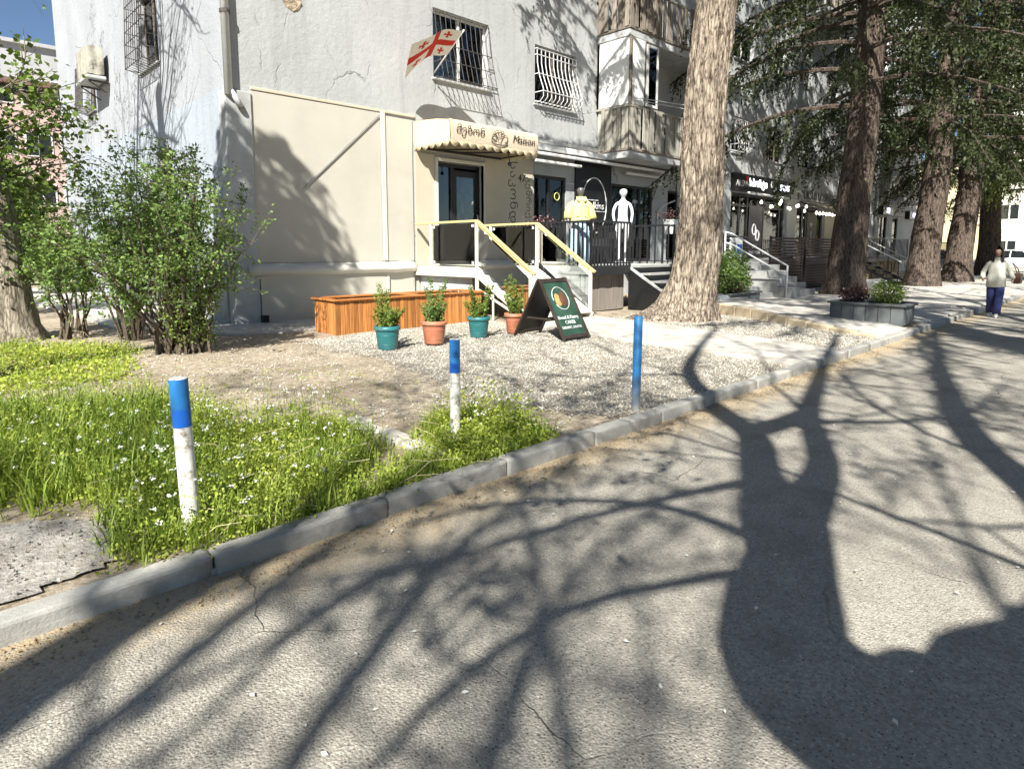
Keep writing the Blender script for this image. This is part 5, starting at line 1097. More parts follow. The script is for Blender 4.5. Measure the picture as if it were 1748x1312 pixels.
for x in (30.15, 31.85):
    MB().beam((x, 9.5, 1.05), (x, 7.6, .05), .03, .12).build('stringer', MAT['dark2'], fd); MB().beam((x, 9.5, 2.05), (x, 7.6, 1.05), .04, .04).build('handrail', MAT['pipe'], fd)
    for k in range(5): MB().box(x - .012, x + .012, 9.4 - .42 * k - .012, 9.4 - .42 * k + .012, 1.0 - .22 * k, 1.95 - .22 * k).build('baluster', MAT['dark2'], fd)
for k in range(4): MB().tube([(33 + k * 1.2 + .4 * math.cos(a), 9.47, .62 + .38 * math.sin(a)) for a in np.linspace(0, 6.283, 18)], .02, 5, False).build('scroll', MAT['dark2'], fd)
MB().box(29.8, 38.5, 9.9, 9.95, .1, 1.0).build('back_panel', M('ochre_board', (.30, .22, .12), .8), fd)
railing((39.5, 9.4, 0), (50, 9.4, 0), 1.1, 2.0, fd, 40, 'dark2', bal=.03); MB().beam((39.4, 9.4, 2.0), (37.6, 7.0, 1.0), .05, .05).beam((39.4, 9.4, 1.1), (37.6, 7.0, .1), .05, .12).build('stringer', MAT['dark2'], fd)

def flower_box(label, x0, x1, y0, y1, h, mat, plants, rim=True, seed=1, pitch=.22):
    t = thing('flower_box', label, 'flower box', ((x0+x1)/2, (y0+y1)/2, GZ + .05)); z0 = GZ + .04
    core = MB().box(x0 + .03, x1 - .03, y0 + .03, y1 - .03, z0, z0 + h - .08).build('box_core', MAT['dark'], t)
    for i in range(int(round((x1-x0)/pitch))):
        w = (x1-x0)/round((x1-x0)/pitch)
        for y in (y0, y1 - .03): MB().box(x0 + w*i + .006, x0 + w*(i+1) - .006, y, y + .03, z0, z0 + h - .03).build('panel', MAT[mat], t)
    for i in range(int(round((y1-y0)/pitch))):
        w = (y1-y0)/round((y1-y0)/pitch)
        for x in (x0, x1 - .03): MB().box(x, x + .03, y0 + w*i + .006, y0 + w*(i+1) - .006, z0, z0 + h - .03).build('panel', MAT[mat], t)
    if rim:
        for (a, b_, c, d_) in ((x0-.05, x1+.05, y0-.05, y0+.07), (x0-.05, x1+.05, y1-.07, y1+.05), (x0-.05, x0+.07, y0+.07, y1-.07), (x1-.07, x1+.05, y0+.07, y1-.07)): MB().box(a, b_, c, d_, z0 + h - .03, z0 + h + .015).build('rim', MAT[mat], t, bevel=.008)
    for (cx_, cy_, r, hh, lm, n_, ls) in plants:
        rs = rng.normal(size=(n_, 3)); rs = unit(rs) * rng.uniform(.3, 1, (n_, 1)) ** .5; C = rs * np.array([r, r, hh/2]) + np.array([cx_, cy_, z0 + h + hh*.42]); C += rng.normal(0, .03, C.shape); C[:, 2] = np.maximum(C[:, 2], z0 + h - .05)
        leaves('plant', C, rng.uniform(ls*.7, ls*1.3, n_), MAT[lm], t, up=.5)
        sm = MB()
        for _ in range(9): a = random.uniform(0, 6.28); sm.tube([(cx_, cy_, z0 + h - .1), (cx_ + r*.4*math.cos(a), cy_ + r*.4*math.sin(a), z0 + h + hh*.5), (cx_ + r*.8*math.cos(a), cy_ + r*.8*math.sin(a), z0 + h + hh*.75)], [.012, .009, .004], 5)
        sm.build('stems', MAT['twig'], t)
    return t
flower_box('dark grey panelled flower box with reddish flowers and a yellow green shrub at the kerb', 13.85, 14.6, 3.4, 4.75, .40, 'greybox', [(14.2, 4.4, .28, .35, 'darkleaf', 700, .05), (14.25, 4.35, .3, .36, 'pink', 90, .045), (14.25, 3.8, .34, .50, 'bush_y', 1500, .045)])
flower_box('dark low flower box with tall green shrubs just right of the big bright trunk', 15.6, 17.4, 7.85, 8.35, .30, 'greybox', [(15.7, 8.1, .45, 1.15, 'bush', 1800, .07), (16.3, 8.15, .45, 1.3, 'bush', 1900, .07), (16.6, 8.0, .28, .6, 'bush_y', 900, .05), (15.9, 7.95, .25, .5, 'darkleaf', 500, .06)])
flower_box('flower box with a leafy shrub left of the big bright trunk by the deck stairs', 15.4, 16.0, 9.0, 9.5, .5, 'greybox', [(15.65, 9.2, .38, .75, 'bush_y', 1300, .06)])
tag(MB().box(14.95, 15.45, 7.75, 8.1, GZ + .04, GZ + .30).box(14.98, 15.42, 7.78, 8.07, GZ + .301, GZ + .33).build('concrete_block', MAT['white'], bevel=.02), 'small white block at the foot of the big bright trunk', 'block')
for k, (x, y, w, d_, h, lb) in enumerate(((23.6, 7.6, .9, .6, .5, 'pale stone block just right of the brown trunk'), (25.2, 7.2, 1.6, .6, .3, 'low pale stone bench beyond the brown trunk'))):
    tag(MB().box(x, x + w, y, y + d_, GZ + .05, GZ + .05 + h).box(x + .1, x + w - .1, y + .1, y + d_ - .1, GZ + .05 + h + .001, GZ + .1 + h).build('stone_block', MAT['greystone'], bevel=.02), lb, 'stone block')

# ------------------------------------------------------------------ trees
def trunk_mesh(name, prof, mat, parent, seg=64, rings=110, H=22, flare=(), lean=(0, 0), ridge=.05, seed=0, top=None):
    V = []; zs = np.linspace(0, 1, rings) ** 1.6 * (top or H); rr = np.interp(zs, [p[0] for p in prof], [p[1] for p in prof])
    for i, z in enumerate(zs):
        cx_ = lean[0] * z + .10 * mnoise.noise(Vector((z * .3, seed, 0))); cy_ = lean[1] * z + .10 * mnoise.noise(Vector((z * .3, seed, 9)))
        if z < .01: cx_ = cy_ = 0
        for j in range(seg):
            a = 2 * math.pi * j / seg; r = rr[i]
            for (th, amt, hh, wd) in flare:
                da = (a - th + math.pi) % (2 * math.pi) - math.pi; r += amt * math.exp(-z / hh) * math.exp(-(da / wd) ** 2)
            ca, sa = math.cos(a), math.sin(a)
            n1 = mnoise.noise(Vector((ca * 5.5, sa * 5.5, z * .9 + seed))); n2 = mnoise.noise(Vector((ca * 13, sa * 13, z * 2.6 + seed)))
            r += ridge * rr[i] * 2 * ((1 - abs(n1)) ** 2 - .55) + ridge * .9 * rr[i] * n2
            V.append((cx_ + r * ca, cy_ + r * sa, z))
    F = [(i*seg+j, i*seg+(j+1) % seg, (i+1)*seg+(j+1) % seg, (i+1)*seg+j) for i in range(rings-1) for j in range(seg)]
    return np_mesh(name, V, F, mat, parent, True)

def cedar_crown(parent, z0, z1, R0, seed, leafm, nl=62, dens=1.0, az_boost=None):
    rs = np.random.default_rng(seed); lim = MB(); C = []; T = []; S = []
    for k in range(nl):
        f = k / nl; z = z0 + (z1 - z0) * (f ** .9) + rs.uniform(-.3, .3); a = k * 2.39996 + rs.uniform(-.4, .4)
        ln = R0 * (1 - f) ** .75 * rs.uniform(.7, 1.1) + .8
        d_ = np.array([math.cos(a), math.sin(a), 0]); pts = []; z_up = rs.uniform(.02, .22)
        nseg = 9
        for i in range(nseg + 1):
            s = i / nseg; pts.append(d_ * (ln * s + .1) + np.array([0, 0, z + ln * (z_up * s - .42 * s ** 2.1)]) + np.append(rs.normal(0, .05, 2), 0) * s)
        lim.tube(pts, list(np.linspace(.085 * (1 - f * .6), .012, nseg + 1)), 5, False)
        pts = np.array(pts); side = np.array([-d_[1], d_[0], 0])
        ntw = int(ln * 9 * dens)
        for t in range(ntw):
            s = rs.uniform(.22, 1.0); i = min(int(s * nseg), nseg - 1); q = pts[i] + (pts[i+1] - pts[i]) * (s * nseg - i)
            sg_ = rs.choice([-1, 1]); tl = rs.uniform(.35, 1.15) * (1.25 - .6 * s); out = side * sg_ * rs.uniform(.1, .9) + d_ * rs.uniform(0, .5)
            ntu = int(tl * 17)
            for u in np.linspace(.05, 1, max(3, ntu)):
                p = q + out * tl * .75 * u + np.array([0, 0, -tl * (.25 * u + .75 * u ** 2)]); C.append(p + rs.normal(0, .025, 3)); T.append(out * .6 + np.array([0, 0, -.9 * u - .1]) + rs.normal(0, .45, 3)); S.append(rs.uniform(.09, .19))
    lim.build('limbs', MAT['bark_d'], parent)
    return leaves('crown', np.array(C), np.array(S), MAT[leafm], parent, T=np.array(T), up=.15, w=.22, fold=.05)

LB = 2.37   # direction of "left" as seen from the road, radians
t1 = thing('cedar_tree', 'big cedar with bright furrowed bark and flared foot beside the shop deck', 'tree', (12.2, 7.08, GZ - .05), 'cedars in a row along the pavement', local=True)
trunk_mesh('trunk', [(0, .54), (.4, .49), (1.2, .455), (2.5, .425), (5, .40), (8, .37), (14, .26), (24, .04)], MAT['bark'], t1, 150, 300, 24, [(LB, .95, .30, .55), (LB - .7, .4, .3, .5), (LB - 1.6, .3, .28, .5), (LB + 1.3, .30, .25, .5), (-.9, .22, .3, .5), (.4, .22, .3, .4)], (.042, -.040), .075, 1)
cedar_crown(t1, 9.9, 23.5, 5.6, 21, 'cedar', 74, 1.2)
t2 = thing('cedar_tree', 'reddish brown cedar trunk with drooping boughs in front of the slat fence', 'tree', (22.4, 7.3, GZ - .05), 'cedars in a row along the pavement', local=True)
trunk_mesh('trunk', [(0, .66), (.5, .58), (1.2, .53), (3, .48), (7, .43), (14, .26), (24, .04)], MAT['bark_d'], t2, 72, 120, 24, [(LB, .2, .4, .6), (LB + 2.2, .2, .4, .6)], (.03, -.035), .045, 2)
cedar_crown(t2, 6.0, 23.5, 6.2, 22, 'cedar', 96, 1.5)
proto = None
for k, (x, y, rz, s, lb) in enumerate(((29.9, 6.75, 1.0, 1.0, 'third cedar from the camera, dark trunk before the far balcony'), (34.8, 6.5, 2.4, .97, 'fourth cedar from the camera, leaning dark trunk before the yellow house'), (44.6, 7.0, 4.1, 1.0, 'cedar trunk directly behind the walking woman'), (38.8, 3.95, 5.2, .80, 'cedar with sunlight painted light green into its boughs at the right edge'))):
    if k == 0:
        proto = thing('cedar_tree', lb, 'tree', (x, y, GZ - .05), 'cedars in a row along the pavement', local=True)
        trunk_mesh('trunk', [(0, .70), (.5, .60), (1.2, .54), (3, .49), (7, .42), (14, .25), (22, .04)], MAT['bark_d'], proto, 48, 80, 22, [(1, .2, .4, .7), (3, .25, .4, .6)], (.02, -.03), .045, 3)
        cedar_crown(proto, 5.2, 21.5, 6.0, 23, 'cedar', 100, 1.6); o = proto
    else: o = copy_tree(proto); o.location = (x, y, GZ - .05); o['label'] = lb
    o.rotation_euler = (0, 0, 0 if k < 2 else rz); o.scale = (s, s, s)
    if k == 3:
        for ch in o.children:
            if ch.name.startswith('crown'): ch.data = ch.data.copy(); ch.data.materials[0] = MAT['cedar_b']  # lighter needle colour stands in for sun on these boughs

# trees on the near side of the lane, behind the camera: they throw the branch shadows
def branch(mb, lv, p, d_, ln, r, rs, depth, LC):
    n = 5; pts = [p]; q = p.copy(); dd = d_.copy()
    for i in range(n):
        dd = dd + rs.normal(0, .13, 3) + np.array([0, 0, .035]); dd /= np.linalg.norm(dd); q = q + dd * ln / n; pts.append(q.copy())
    mb.tube(pts, list(np.linspace(r, r * .55, n + 1)), 6 if r > .04 else 4, False)
    if depth <= 1:
        for _ in range(int(rs.integers(2, 5))): s = rs.uniform(.2, 1); LC.append(np.array(pts[int(s*n)]) + rs.normal(0, .05, 3))
    if depth == 0: return
    for k in range(int(rs.integers(3, 5))):
        s = rs.uniform(.3, 1.0); i = min(int(s * n), n - 1); ax = rs.normal(size=3); nd = dd + ax * .75; nd /= np.linalg.norm(nd)
        branch(mb, lv, np.array(pts[i+1]), nd, ln * rs.uniform(.5, .78), r * .5, rs, depth - 1, LC)
def backp(x, y, z): k = z / math.tan(math.radians(SUN_EL)); return (x - math.cos(math.radians(SUN_AZ)) * k, y - math.sin(math.radians(SUN_AZ)) * k, z)
def smooth_path(pts, rad, m=5):
    P = [Vector(p) for p in pts]; out = []; rr = []; n = len(P)
    for i in range(n - 1):
        p0, p1, p2, p3 = P[max(i-1, 0)], P[i], P[i+1], P[min(i+2, n-1)]
        for j in range(m):
            t = j / m; out.append(.5 * ((2*p1) + (p2-p0)*t + (2*p0-5*p1+4*p2-p3)*t*t + (3*p1-p0-3*p2+p3)*t**3)); rr.append((rad[i] + (rad[i+1]-rad[i])*t) * (1 + .10 * mnoise.noise(Vector((i + t, p1.x, p1.y)) * 1.7)))
    return [tuple(p) for p in out] + [tuple(P[-1])], rr + [rad[-1]]
def street_tree(label, limbs, seed, sub=3, nsub=4, leaf=True, loc=(0, 0, 0)):
    rs = np.random.default_rng(seed); t = thing('street_tree', label, 'tree', loc, 'bare spring trees on the near side of the lane'); mb = MB(); LC = []; tk = MB()
    for (pts, rad, ns, *ex) in limbs:
        pts, rad = smooth_path(pts, rad)
        (tk if rad[0] > .2 else mb).tube(pts, rad, 14, True)
        for k in range(ns):
            i = int(rs.integers(len(pts) // 3, len(pts))); p = np.array(pts[i], float); d0 = p - np.array(pts[i-1], float); d0 /= np.linalg.norm(d0); d0 = d0 + rs.normal(0, .75, 3); d0[2] = abs(d0[2]) * .6; d0 /= np.linalg.norm(d0)
            branch(mb, 0, p, d0, rs.uniform(1.6, 3.0) if not ex else ex[0] * rs.uniform(.6, 1.4), min(.034, rad[i] * .5), rs, sub if not ex else ex[1], LC)
    if tk.v: tk.build('trunk', MAT['bark_l'], t, True)
    mb.build('branches', MAT['bark_l'], t)
    if leaf:
        LC = np.array(LC); LC = LC[::2]; LC = np.repeat(LC, 2, 0) + rng.normal(0, .05, (len(LC) * 2, 3)); leaves('young_leaves', LC, rng.uniform(.05, .11, len(LC)), MAT['bush_y'], t)
    return t
B = backp
A_low = [(-.35, -1.55, 0), (-.40, -1.56, 1.2), (-.48, -1.50, 2.2), B(2.17, .38, 2.9), B(2.29, .72, 3.2), B(2.55, .98, 3.5), B(3.17, 1.20, 3.95), B(3.84, 1.53, 4.55)]
B_low = [(-.35, -1.55, 0), (-.28, -1.62, 1.4), (-.12, -1.78, 2.4), B(2.62, .13, 3.0), B(3.22, -.02, 3.6), B(4.0, .02, 4.25), B(4.75, .19, 4.95), B(5.35, .45, 5.5), B(6.3, .93, 6.5), B(7.74, 1.39, 7.8), B(11.2, 2.26, 10.6), B(14.6, 3.0, 13)]
street_tree('forked spreading tree just behind the camera, its trunk shadow falling across the road', [
    (A_low, [.44, .38, .36, .35, .31, .27, .215, .25], 0), (B_low, [.46, .40, .37, .36, .31, .26, .21, .17, .145, .13, .09, .05], 7), ([(-.25, -1.65, 1.2), (-.40, -1.6, 2.3), B(2.40, .36, 2.9), B(2.66, .34, 3.12)], [.34, .32, .29, .16], 0),
    ([B(3.72, 1.52, 4.5), B(4.4, 1.92, 5.25), B(5.2, 2.36, 6.05), B(5.75, 2.95, 6.9), B(6.6, 3.75, 7.9), B(7.92, 4.51, 9), B(11.2, 5.9, 12)], [.20, .15, .14, .14, .11, .08, .04], 5),
    ([B(3.85, 1.42, 4.55), B(4.78, 1.62, 5.5), B(5.6, 1.98, 6.3), B(6.42, 2.34, 7.1), B(8.1, 2.85, 8.6), B(9.9, 3.4, 10.2), B(12, 4.0, 12)], [.17, .12, .115, .11, .09, .07, .04], 6),
    ([B(5.3, 2.4, 6.15), B(5.85, 2.32, 6.6), B(6.4, 2.32, 7.1)], [.13, .12, .11], 1),
    ([B(3.05, 1.22, 3.9), B(2.8, 1.39, 4.3), B(2.12, 1.69, 4.8), B(1.5, 1.72, 5.2), B(.93, 1.57, 5.7), B(.2, 1.2, 6.3)], [.05, .036, .03, .026, .022, .014], 5, .7, 2),
    ([B(4.2, 1.85, 5.1), B(3.06, 2.23, 5.6), B(1.97, 2.44, 6.1), B(1.4, 2.53, 6.5), B(.42, 2.06, 7)], [.05, .035, .028, .024, .016], 4, .7, 2),
    ([B(3.3, 1.4, 4.2), B(3.3, 2.1, 4.9), B(2.7, 2.75, 5.6), B(2.0, 2.95, 6.2)], [.045, .034, .026, .016], 4, .7, 2),
    ([B(6.0, 2.2, 6.8), B(6.6, 1.6, 7.4), B(7.6, 1.2, 8), B(9.4, 1.2, 9)], [.05, .04, .03, .02], 10, .9, 2)], 31, 3)
street_tree('bare spring tree behind the camera, its slender stem shading the lower left road', [
    ([(-7.4, -2.45, 0), (-7.3, -2.4, 3), (-7.2, -2.35, 6), B(.1, 2.72, 8), B(.45, 2.92, 8.6), B(.9, 3.1, 9.2), B(1.6, 3.3, 10), B(3.2, 4.6, 12)], [.30, .26, .23, .20, .17, .13, .08, .03], 6),
    ([(-7.22, -2.38, 5.4), B(-.9, 1.7, 7.2), B(.1, 2.2, 7.8), B(1.6, 3.05, 8.8), B(3.2, 3.7, 10)], [.10, .065, .055, .045, .025], 6, 1.2, 2),
    ([(-7.2, -2.36, 5.9), B(-.8, 1.0, 7.3), B(.4, 1.55, 7.9), B(1.9, 2.45, 8.9), B(3.5, 2.95, 10)], [.09, .06, .05, .04, .025], 7, 1.2, 2),
    ([(-7.2, -2.36, 6.2), B(-.6, .5, 7.2), B(.8, 1.1, 8.0), B(2.2, 1.85, 8.9), B(3.7, 2.15, 9.8)], [.08, .052, .044, .035, .022], 7, 1.2, 2)], 33, 3)
def generic(label, x, y, seed, thin=1.0):
    r = random.Random(seed); limbs = [([(x, y, 0), (x + .1, y, 2), (x + .15, y + .1, 4.2)], [.34, .29, .25], 0)]
    for k in range(6):
        a = k * 1.05 + 1.1 + r.uniform(-.15, .15); l_ = r.uniform(3.5, 5.5); limbs.append(([(x + .15, y + .1, 3.9 + .15 * k), (x + .15 + l_ * .3 * math.cos(a), y + l_ * .3 * math.sin(a), 5.8 + .3 * k), (x + l_ * .7 * math.cos(a), y + l_ * .7 * math.sin(a), 7.6 + .4 * k), (x + l_ * math.cos(a), y + l_ * math.sin(a), 9 + .5 * k)], [.14 * thin, .11 * thin, .075 * thin, .035 * thin], 5))
    return street_tree(label, limbs, seed, 3)
generic('bare spring tree with thin high branches far left behind the camera', -8.6, -5.2, 44, thin=.3); generic('bare spring tree with thin high branches right behind the camera', -5.4, -4.4, 45, thin=.3)
generic('bare spring tree on the lane side, second one along to the right', 9.8, -2.8, 41); generic('bare spring tree on the lane side, third one along to the right', 16.5, -2.9, 42)
for k, (x, y, rz) in enumerate(((5.4, -3.7, .7), (30.5, -3.8, 3.4))):  # copied cedars, added out of view to shade the right-hand trunks
    o = copy_tree(t1); o.location = (x, y, GZ - .05); o.rotation_euler = (0, 0, rz); o['group'] = 'unseen cedars added on the near side of the lane'
    o['label'] = 'unseen cedar added across the lane, ' + ('first', 'second', 'third', 'fourth')[k] + ' of that row, shading the far pavement'
generic('bare spring tree beyond the left edge, its branches shading the side wall', -2.4, 16.2, 47, thin=.8)
sl_t = thing('slender_tree', 'slender pointed tree left of the frame shading the beige wall', 'tree', (-1.55, 7.9, GZ - .05), local=True)
trunk_mesh('trunk', [(0, .16), (4, .12), (11.4, .02)], MAT['bark_d'], sl_t, 16, 30, 11.4, (), (0, 0), .04, 6); cedar_crown(sl_t, 7.2, 11.2, .95, 61, 'cedar', 64, 2.4)

# ivy-clad tree at the left edge
iv = thing('ivy_tree', 'ivy covered old tree with pale bark at the left edge', 'tree', (1.30, 13.35, GZ - .06), local=True)
trunk_mesh('trunk', [(0, .42), (.3, .36), (1, .33), (3, .30), (6, .26), (10, .16)], MAT['bark_l'], iv, 48, 70, 10, [(5.2, .18, .35, .6), (.4, .2, .3, .5), (3.2, .2, .3, .5)], (-.075, .07), .06, 5)
ib = MB(); C = []; rs = np.random.default_rng(5); LC = []
for k in range(13):
    a = rs.uniform(-2.6, .6); z = rs.uniform(2.0, 4.5); branch(ib, 0, np.array([-.075 * z, .07 * z, z]), unit(np.array([[math.cos(a), math.sin(a), rs.uniform(-.1, .6)]]))[0], rs.uniform(.7, 1.15), .03, rs, 2, LC)
LU = []
for k in range(11):
    a = rs.uniform(0, 6.28); z = rs.uniform(7.6, 9.6); branch(ib, 0, np.array([-.075 * z, .07 * z, z]), unit(np.array([[math.cos(a), math.sin(a), rs.uniform(.2, .9)]]))[0], rs.uniform(1.6, 2.6), .045, rs, 2, LU)
ib.build('branches', MAT['bark_l'], iv)
C = []
for _ in range(4200):
    z = rs.uniform(1.0, 6.5); a = rs.uniform(0, 6.28); r = .33 - .02 * z + abs(rs.normal(0, .17)) + (.12 if z < 2.6 else 0)
    if z < 2.0 and rs.uniform() < .55: continue
    C.append((-.075 * z + r * math.cos(a), .07 * z + r * math.sin(a), z))
LC = np.array(LC); LC = np.repeat(LC, 3, 0) + rs.normal(0, .16, (len(LC) * 3, 3)); LC[:, 2] -= .08
leaves('ivy', np.array(C), rs.uniform(.05, .10, len(C)), MAT['ivy'], iv, up=.2, w=.42); leaves('crown', LC, rs.uniform(.06, .13, len(LC)), MAT['ivy'], iv, up=.9, w=.45)

# shrubs
def shrub(name, label, loc, H, R, seed, nst, leafm, nleaf, ls, low=.15, group=None, squash=1.0, bias=(0, 0)):
    rs = np.random.default_rng(seed); t = thing(name, label, 'shrub', loc, group, local=True); sm = MB(); C = []; T = []
    for k in range(nst):
        a = rs.uniform(0, 6.28); b0 = np.array([.16 * math.cos(a), .16 * math.sin(a), 0]) * rs.uniform(.3, 1.3); sp = rs.uniform(.15, 1.0); top = np.array([R * sp * math.cos(a) + bias[0], R * sp * squash * math.sin(a) + bias[1], H * (1.02 - .42 * sp ** 2) * rs.uniform(.72, 1.04)])
        n = 7; pts = [b0 + (top - b0) * np.array([s ** 1.25, s ** 1.25, s ** .82]) + np.append(rs.normal(0, .035, 2), 0) for s in np.linspace(0, 1, n)]
        sm.tube(pts, list(np.linspace(.022, .004, n)), 5, False); pts = np.array(pts)
        for j in range(11):
            s = rs.uniform(max(low, .18), 1.0); i = min(int(s * (n-1)), n - 2); p = pts[i] + (pts[i+1] - pts[i]) * (s * (n-1) - i); d_ = rs.normal(size=3); d_[2] = d_[2] * .5 + .25; d_ /= np.linalg.norm(d_); l_ = rs.uniform(.2, .55) * (R / 1.1)
            tip = p + d_ * l_ + np.array([0, 0, -.06]); sm.tube([p, (p + tip) / 2 + np.array([0, 0, .03]), tip], [.006, .004, .002], 4, False)
            m_ = max(3, int(nleaf / (nst * 11))); u = rs.uniform(.15, 1.05, (m_, 1)); C.append(p + (tip - p) * u + rs.normal(0, .045, (m_, 3))); T.append(np.tile(d_, (m_, 1)) + rs.normal(0, .7, (m_, 3)))
    sm.build('stems', MAT['twig'], t); C = np.concatenate(C); T = np.concatenate(T); leaves('foliage', C, rs.uniform(ls * .65, ls * 1.35, len(C)), MAT[leafm], t, T=T, up=.75, w=.3); return t
shrub('shrub', 'large loose green shrub with many stems at the building corner', (2.82, 10.05, GZ), 3.1, 1.55, 51, 40, 'bush', 15500, .054, low=.36, bias=(.05, .0))
shrub('shrub', 'green shrub behind the largest one, close to the sunlit side wall', (2.75, 12.1, GZ), 2.9, 1.25, 52, 20, 'bush', 6500, .06, low=.45)
shrub('shrub', 'small dense green bush on thin dark stems left of the largest shrub', (2.05, 12.9, GZ), 2.2, .85, 53, 14, 'bush', 4000, .06, low=.5)
shrub('shrub', 'low yellow green shrub growing at the foot of the largest shrub', (3.0, 9.75, GZ), 1.25, .5, 54, 16, 'bush_y', 2400, .045)
shrub('shrub', 'leafy bush behind the ivy trunk at the left edge', (1.7, 18.5, GZ), 4.2, 1.5, 55, 20, 'bush', 7000, .085, low=.3)
shrub('shrub', 'tall hazy green bush in the background left of the building', (2.6, 26.0, GZ), 5.0, 2.0, 56, 26, 'bush_y', 12000, .11, low=.25)

# ------------------------------------------------------------------ grass and weeds
def sample(poly, n, dens=None):
    xs = [p[0] for p in poly]; ys = [p[1] for p in poly]; out = []
    while len(out) < n:
        x = random.uniform(min(xs), max(xs)); y = random.uniform(min(ys), max(ys))
        if inpoly(x + random.gauss(0, .09), y + random.gauss(0, .07), poly) and y > 3.24 and (dens is None or random.random() < dens(x, y)): out.append((x, y))
    return np.array(out)
def blades(P, hmin, hmax, per, w=.006):
    n = len(P) * per; Q = np.repeat(P, per, 0) + rng.normal(0, .02, (n, 2)); h = rng.uniform(hmin, hmax, n) * np.repeat(rng.uniform(.6, 1.15, len(P)), per); a = rng.uniform(0, 6.28, n); lean = rng.uniform(.15, .8, n) * h
    dx, dy = np.cos(a), np.sin(a); z0 = np.full(n, GZ - .01); ww = rng.uniform(.6, 1.4, n) * w
    b0 = np.stack([Q[:, 0] - dy*ww, Q[:, 1] + dx*ww, z0], 1); b1 = np.stack([Q[:, 0] + dy*ww, Q[:, 1] - dx*ww, z0], 1)
    m0 = np.stack([Q[:, 0] + dx*lean*.35 - dy*ww*.9, Q[:, 1] + dy*lean*.35 + dx*ww*.9, z0 + h*.6], 1); m1 = np.stack([Q[:, 0] + dx*lean*.35 + dy*ww*.9, Q[:, 1] + dy*lean*.35 - dx*ww*.9, z0 + h*.6], 1)
    tp = np.stack([Q[:, 0] + dx*lean, Q[:, 1] + dy*lean, z0 + h*.92], 1)
    V = np.stack([b0, b1, m1, m0, tp], 1).reshape(-1, 3); i = (np.arange(n) * 5)[:, None]
    F = np.concatenate([i + np.array([[0, 1, 2]]), i + np.array([[0, 2, 3]]), i + np.array([[3, 2, 4]])], 0); return V, F
TALL = [(-.5, 6.5), (.7, 7.2), (1.7, 6.6), (1.9, 5.4), (1.4, 4.4), (.9, 4.1), (.3, 4.7), (-.5, 5.2)]
NEARG = [(.62, 3.3), (1.13, 3.22), (1.74, 3.37), (2.33, 3.81), (2.62, 4.4), (2.4, 5.2), (1.6, 5.2), (1.0, 4.6), (.75, 4.0)]
V1, F1_ = blades(sample(TALL, 1500), .10, .36, 8, .0045); V2, F2_ = blades(np.concatenate([sample(G1, 3400), sample(NEARG, 1500)]), .06, .22, 6, .0036); V3, F3_ = blades(sample(G2, 900), .05, .17, 6, .004)
F2_ = F2_ + len(V1); F3_ = F3_ + len(V1) + len(V2)
tag(np_mesh('grass', np.concatenate([V1, V2, V3]), np.concatenate([F1_, F2_, F3_]), MAT['grass']), 'long green grass blades growing between the kerb and the shrubs', 'grass', kind='stuff')
def cover(P, hmin, hmax, per, s0, s1, spread=.05):
    n = len(P) * per; Q = np.repeat(P, per, 0) + rng.normal(0, spread, (n, 2)); z = GZ + rng.uniform(.0, 1, n) ** 1.3 * np.repeat(rng.uniform(hmin, hmax, len(P)) * np.array([.45 + 1.5 * max(0, .5 + mnoise.noise(Vector((p[0] * 2.2, p[1] * 2.2, 4)))) for p in P]), per)
    return np.column_stack([Q, z]), rng.uniform(s0, s1, n)
NEARG_ = [(.62, 3.3), (1.13, 3.22), (1.74, 3.37), (2.33, 3.81), (2.62, 4.4), (2.4, 5.2), (1.6, 5.2), (1.0, 4.6), (.75, 4.0)]
c1, s1_ = cover(sample(G1, 4200), .03, .12, 7, .012, .032); c2, s2_ = cover(sample(NEARG, 2300), .06, .30, 8, .010, .026); c3, s3_ = cover(sample(G2, 1300), .03, .14, 8, .014, .03); c4, s4_ = cover(sample([(2.95, 3.5), (3.2, 4.2), (3.6, 4.2), (3.75, 3.6), (3.3, 3.35)], 320), .1, .34, 12, .016, .036, .04)
c7, s7_ = cover(sample(TALL, 1900), .06, .30, 9, .012, .030, .045)
FARG = [(-4, 12.5), (1.1, 12.6), (2.5, 11.1), (2.0, 8.9), (1.7, 8.2), (-2, 8.5)]
c5, s5_ = cover(sample(FARG, 2600), .03, .12, 6, .03, .06)
tag(leaves('ground_weeds', np.concatenate([c1, c2, c3, c4, c5, c7]), np.concatenate([s1_, s2_, s3_, s4_, s5_, s7_]), MAT['weed'], up=1.0, w=.36), 'bright yellow green leafy weeds covering the ground by the kerb', 'weeds', kind='stuff')
SP = [(1.8, 8.5), (2.2, 6.6), (2.9, 5.4), (3.6, 4.8), (4.4, 3.4), (4.3, 6), (3.6, 8.8)]
c6, s6_ = cover(sample(SP, 60), .01, .05, 14, .012, .028, .06); sd = MB()
for (x, y) in np.concatenate([sample(G1, 150), sample(G2, 40), sample(NEARG, 60)]):
    a_ = random.uniform(0, 6.28); l_ = random.uniform(.12, .4); e_ = random.uniform(.15, 1.0); sd.tube([(x, y, GZ), (x + l_ * .5 * math.cos(a_), y + l_ * .5 * math.sin(a_), GZ + l_ * e_ * .7), (x + l_ * math.cos(a_), y + l_ * math.sin(a_), GZ + l_ * e_ * .8)], .002, 3, False)
tag(sd.build('dead_stems', M('straw', (.50, .42, .25), .9, .2, 8)), 'dry straw coloured stems among the weeds', 'dry grass', kind='stuff')
tag(leaves('ground_weeds', c6, s6_, MAT['weed'], up=1.4, w=.36), 'thin scattered weeds dotting the bare soil', 'weeds', kind='stuff')
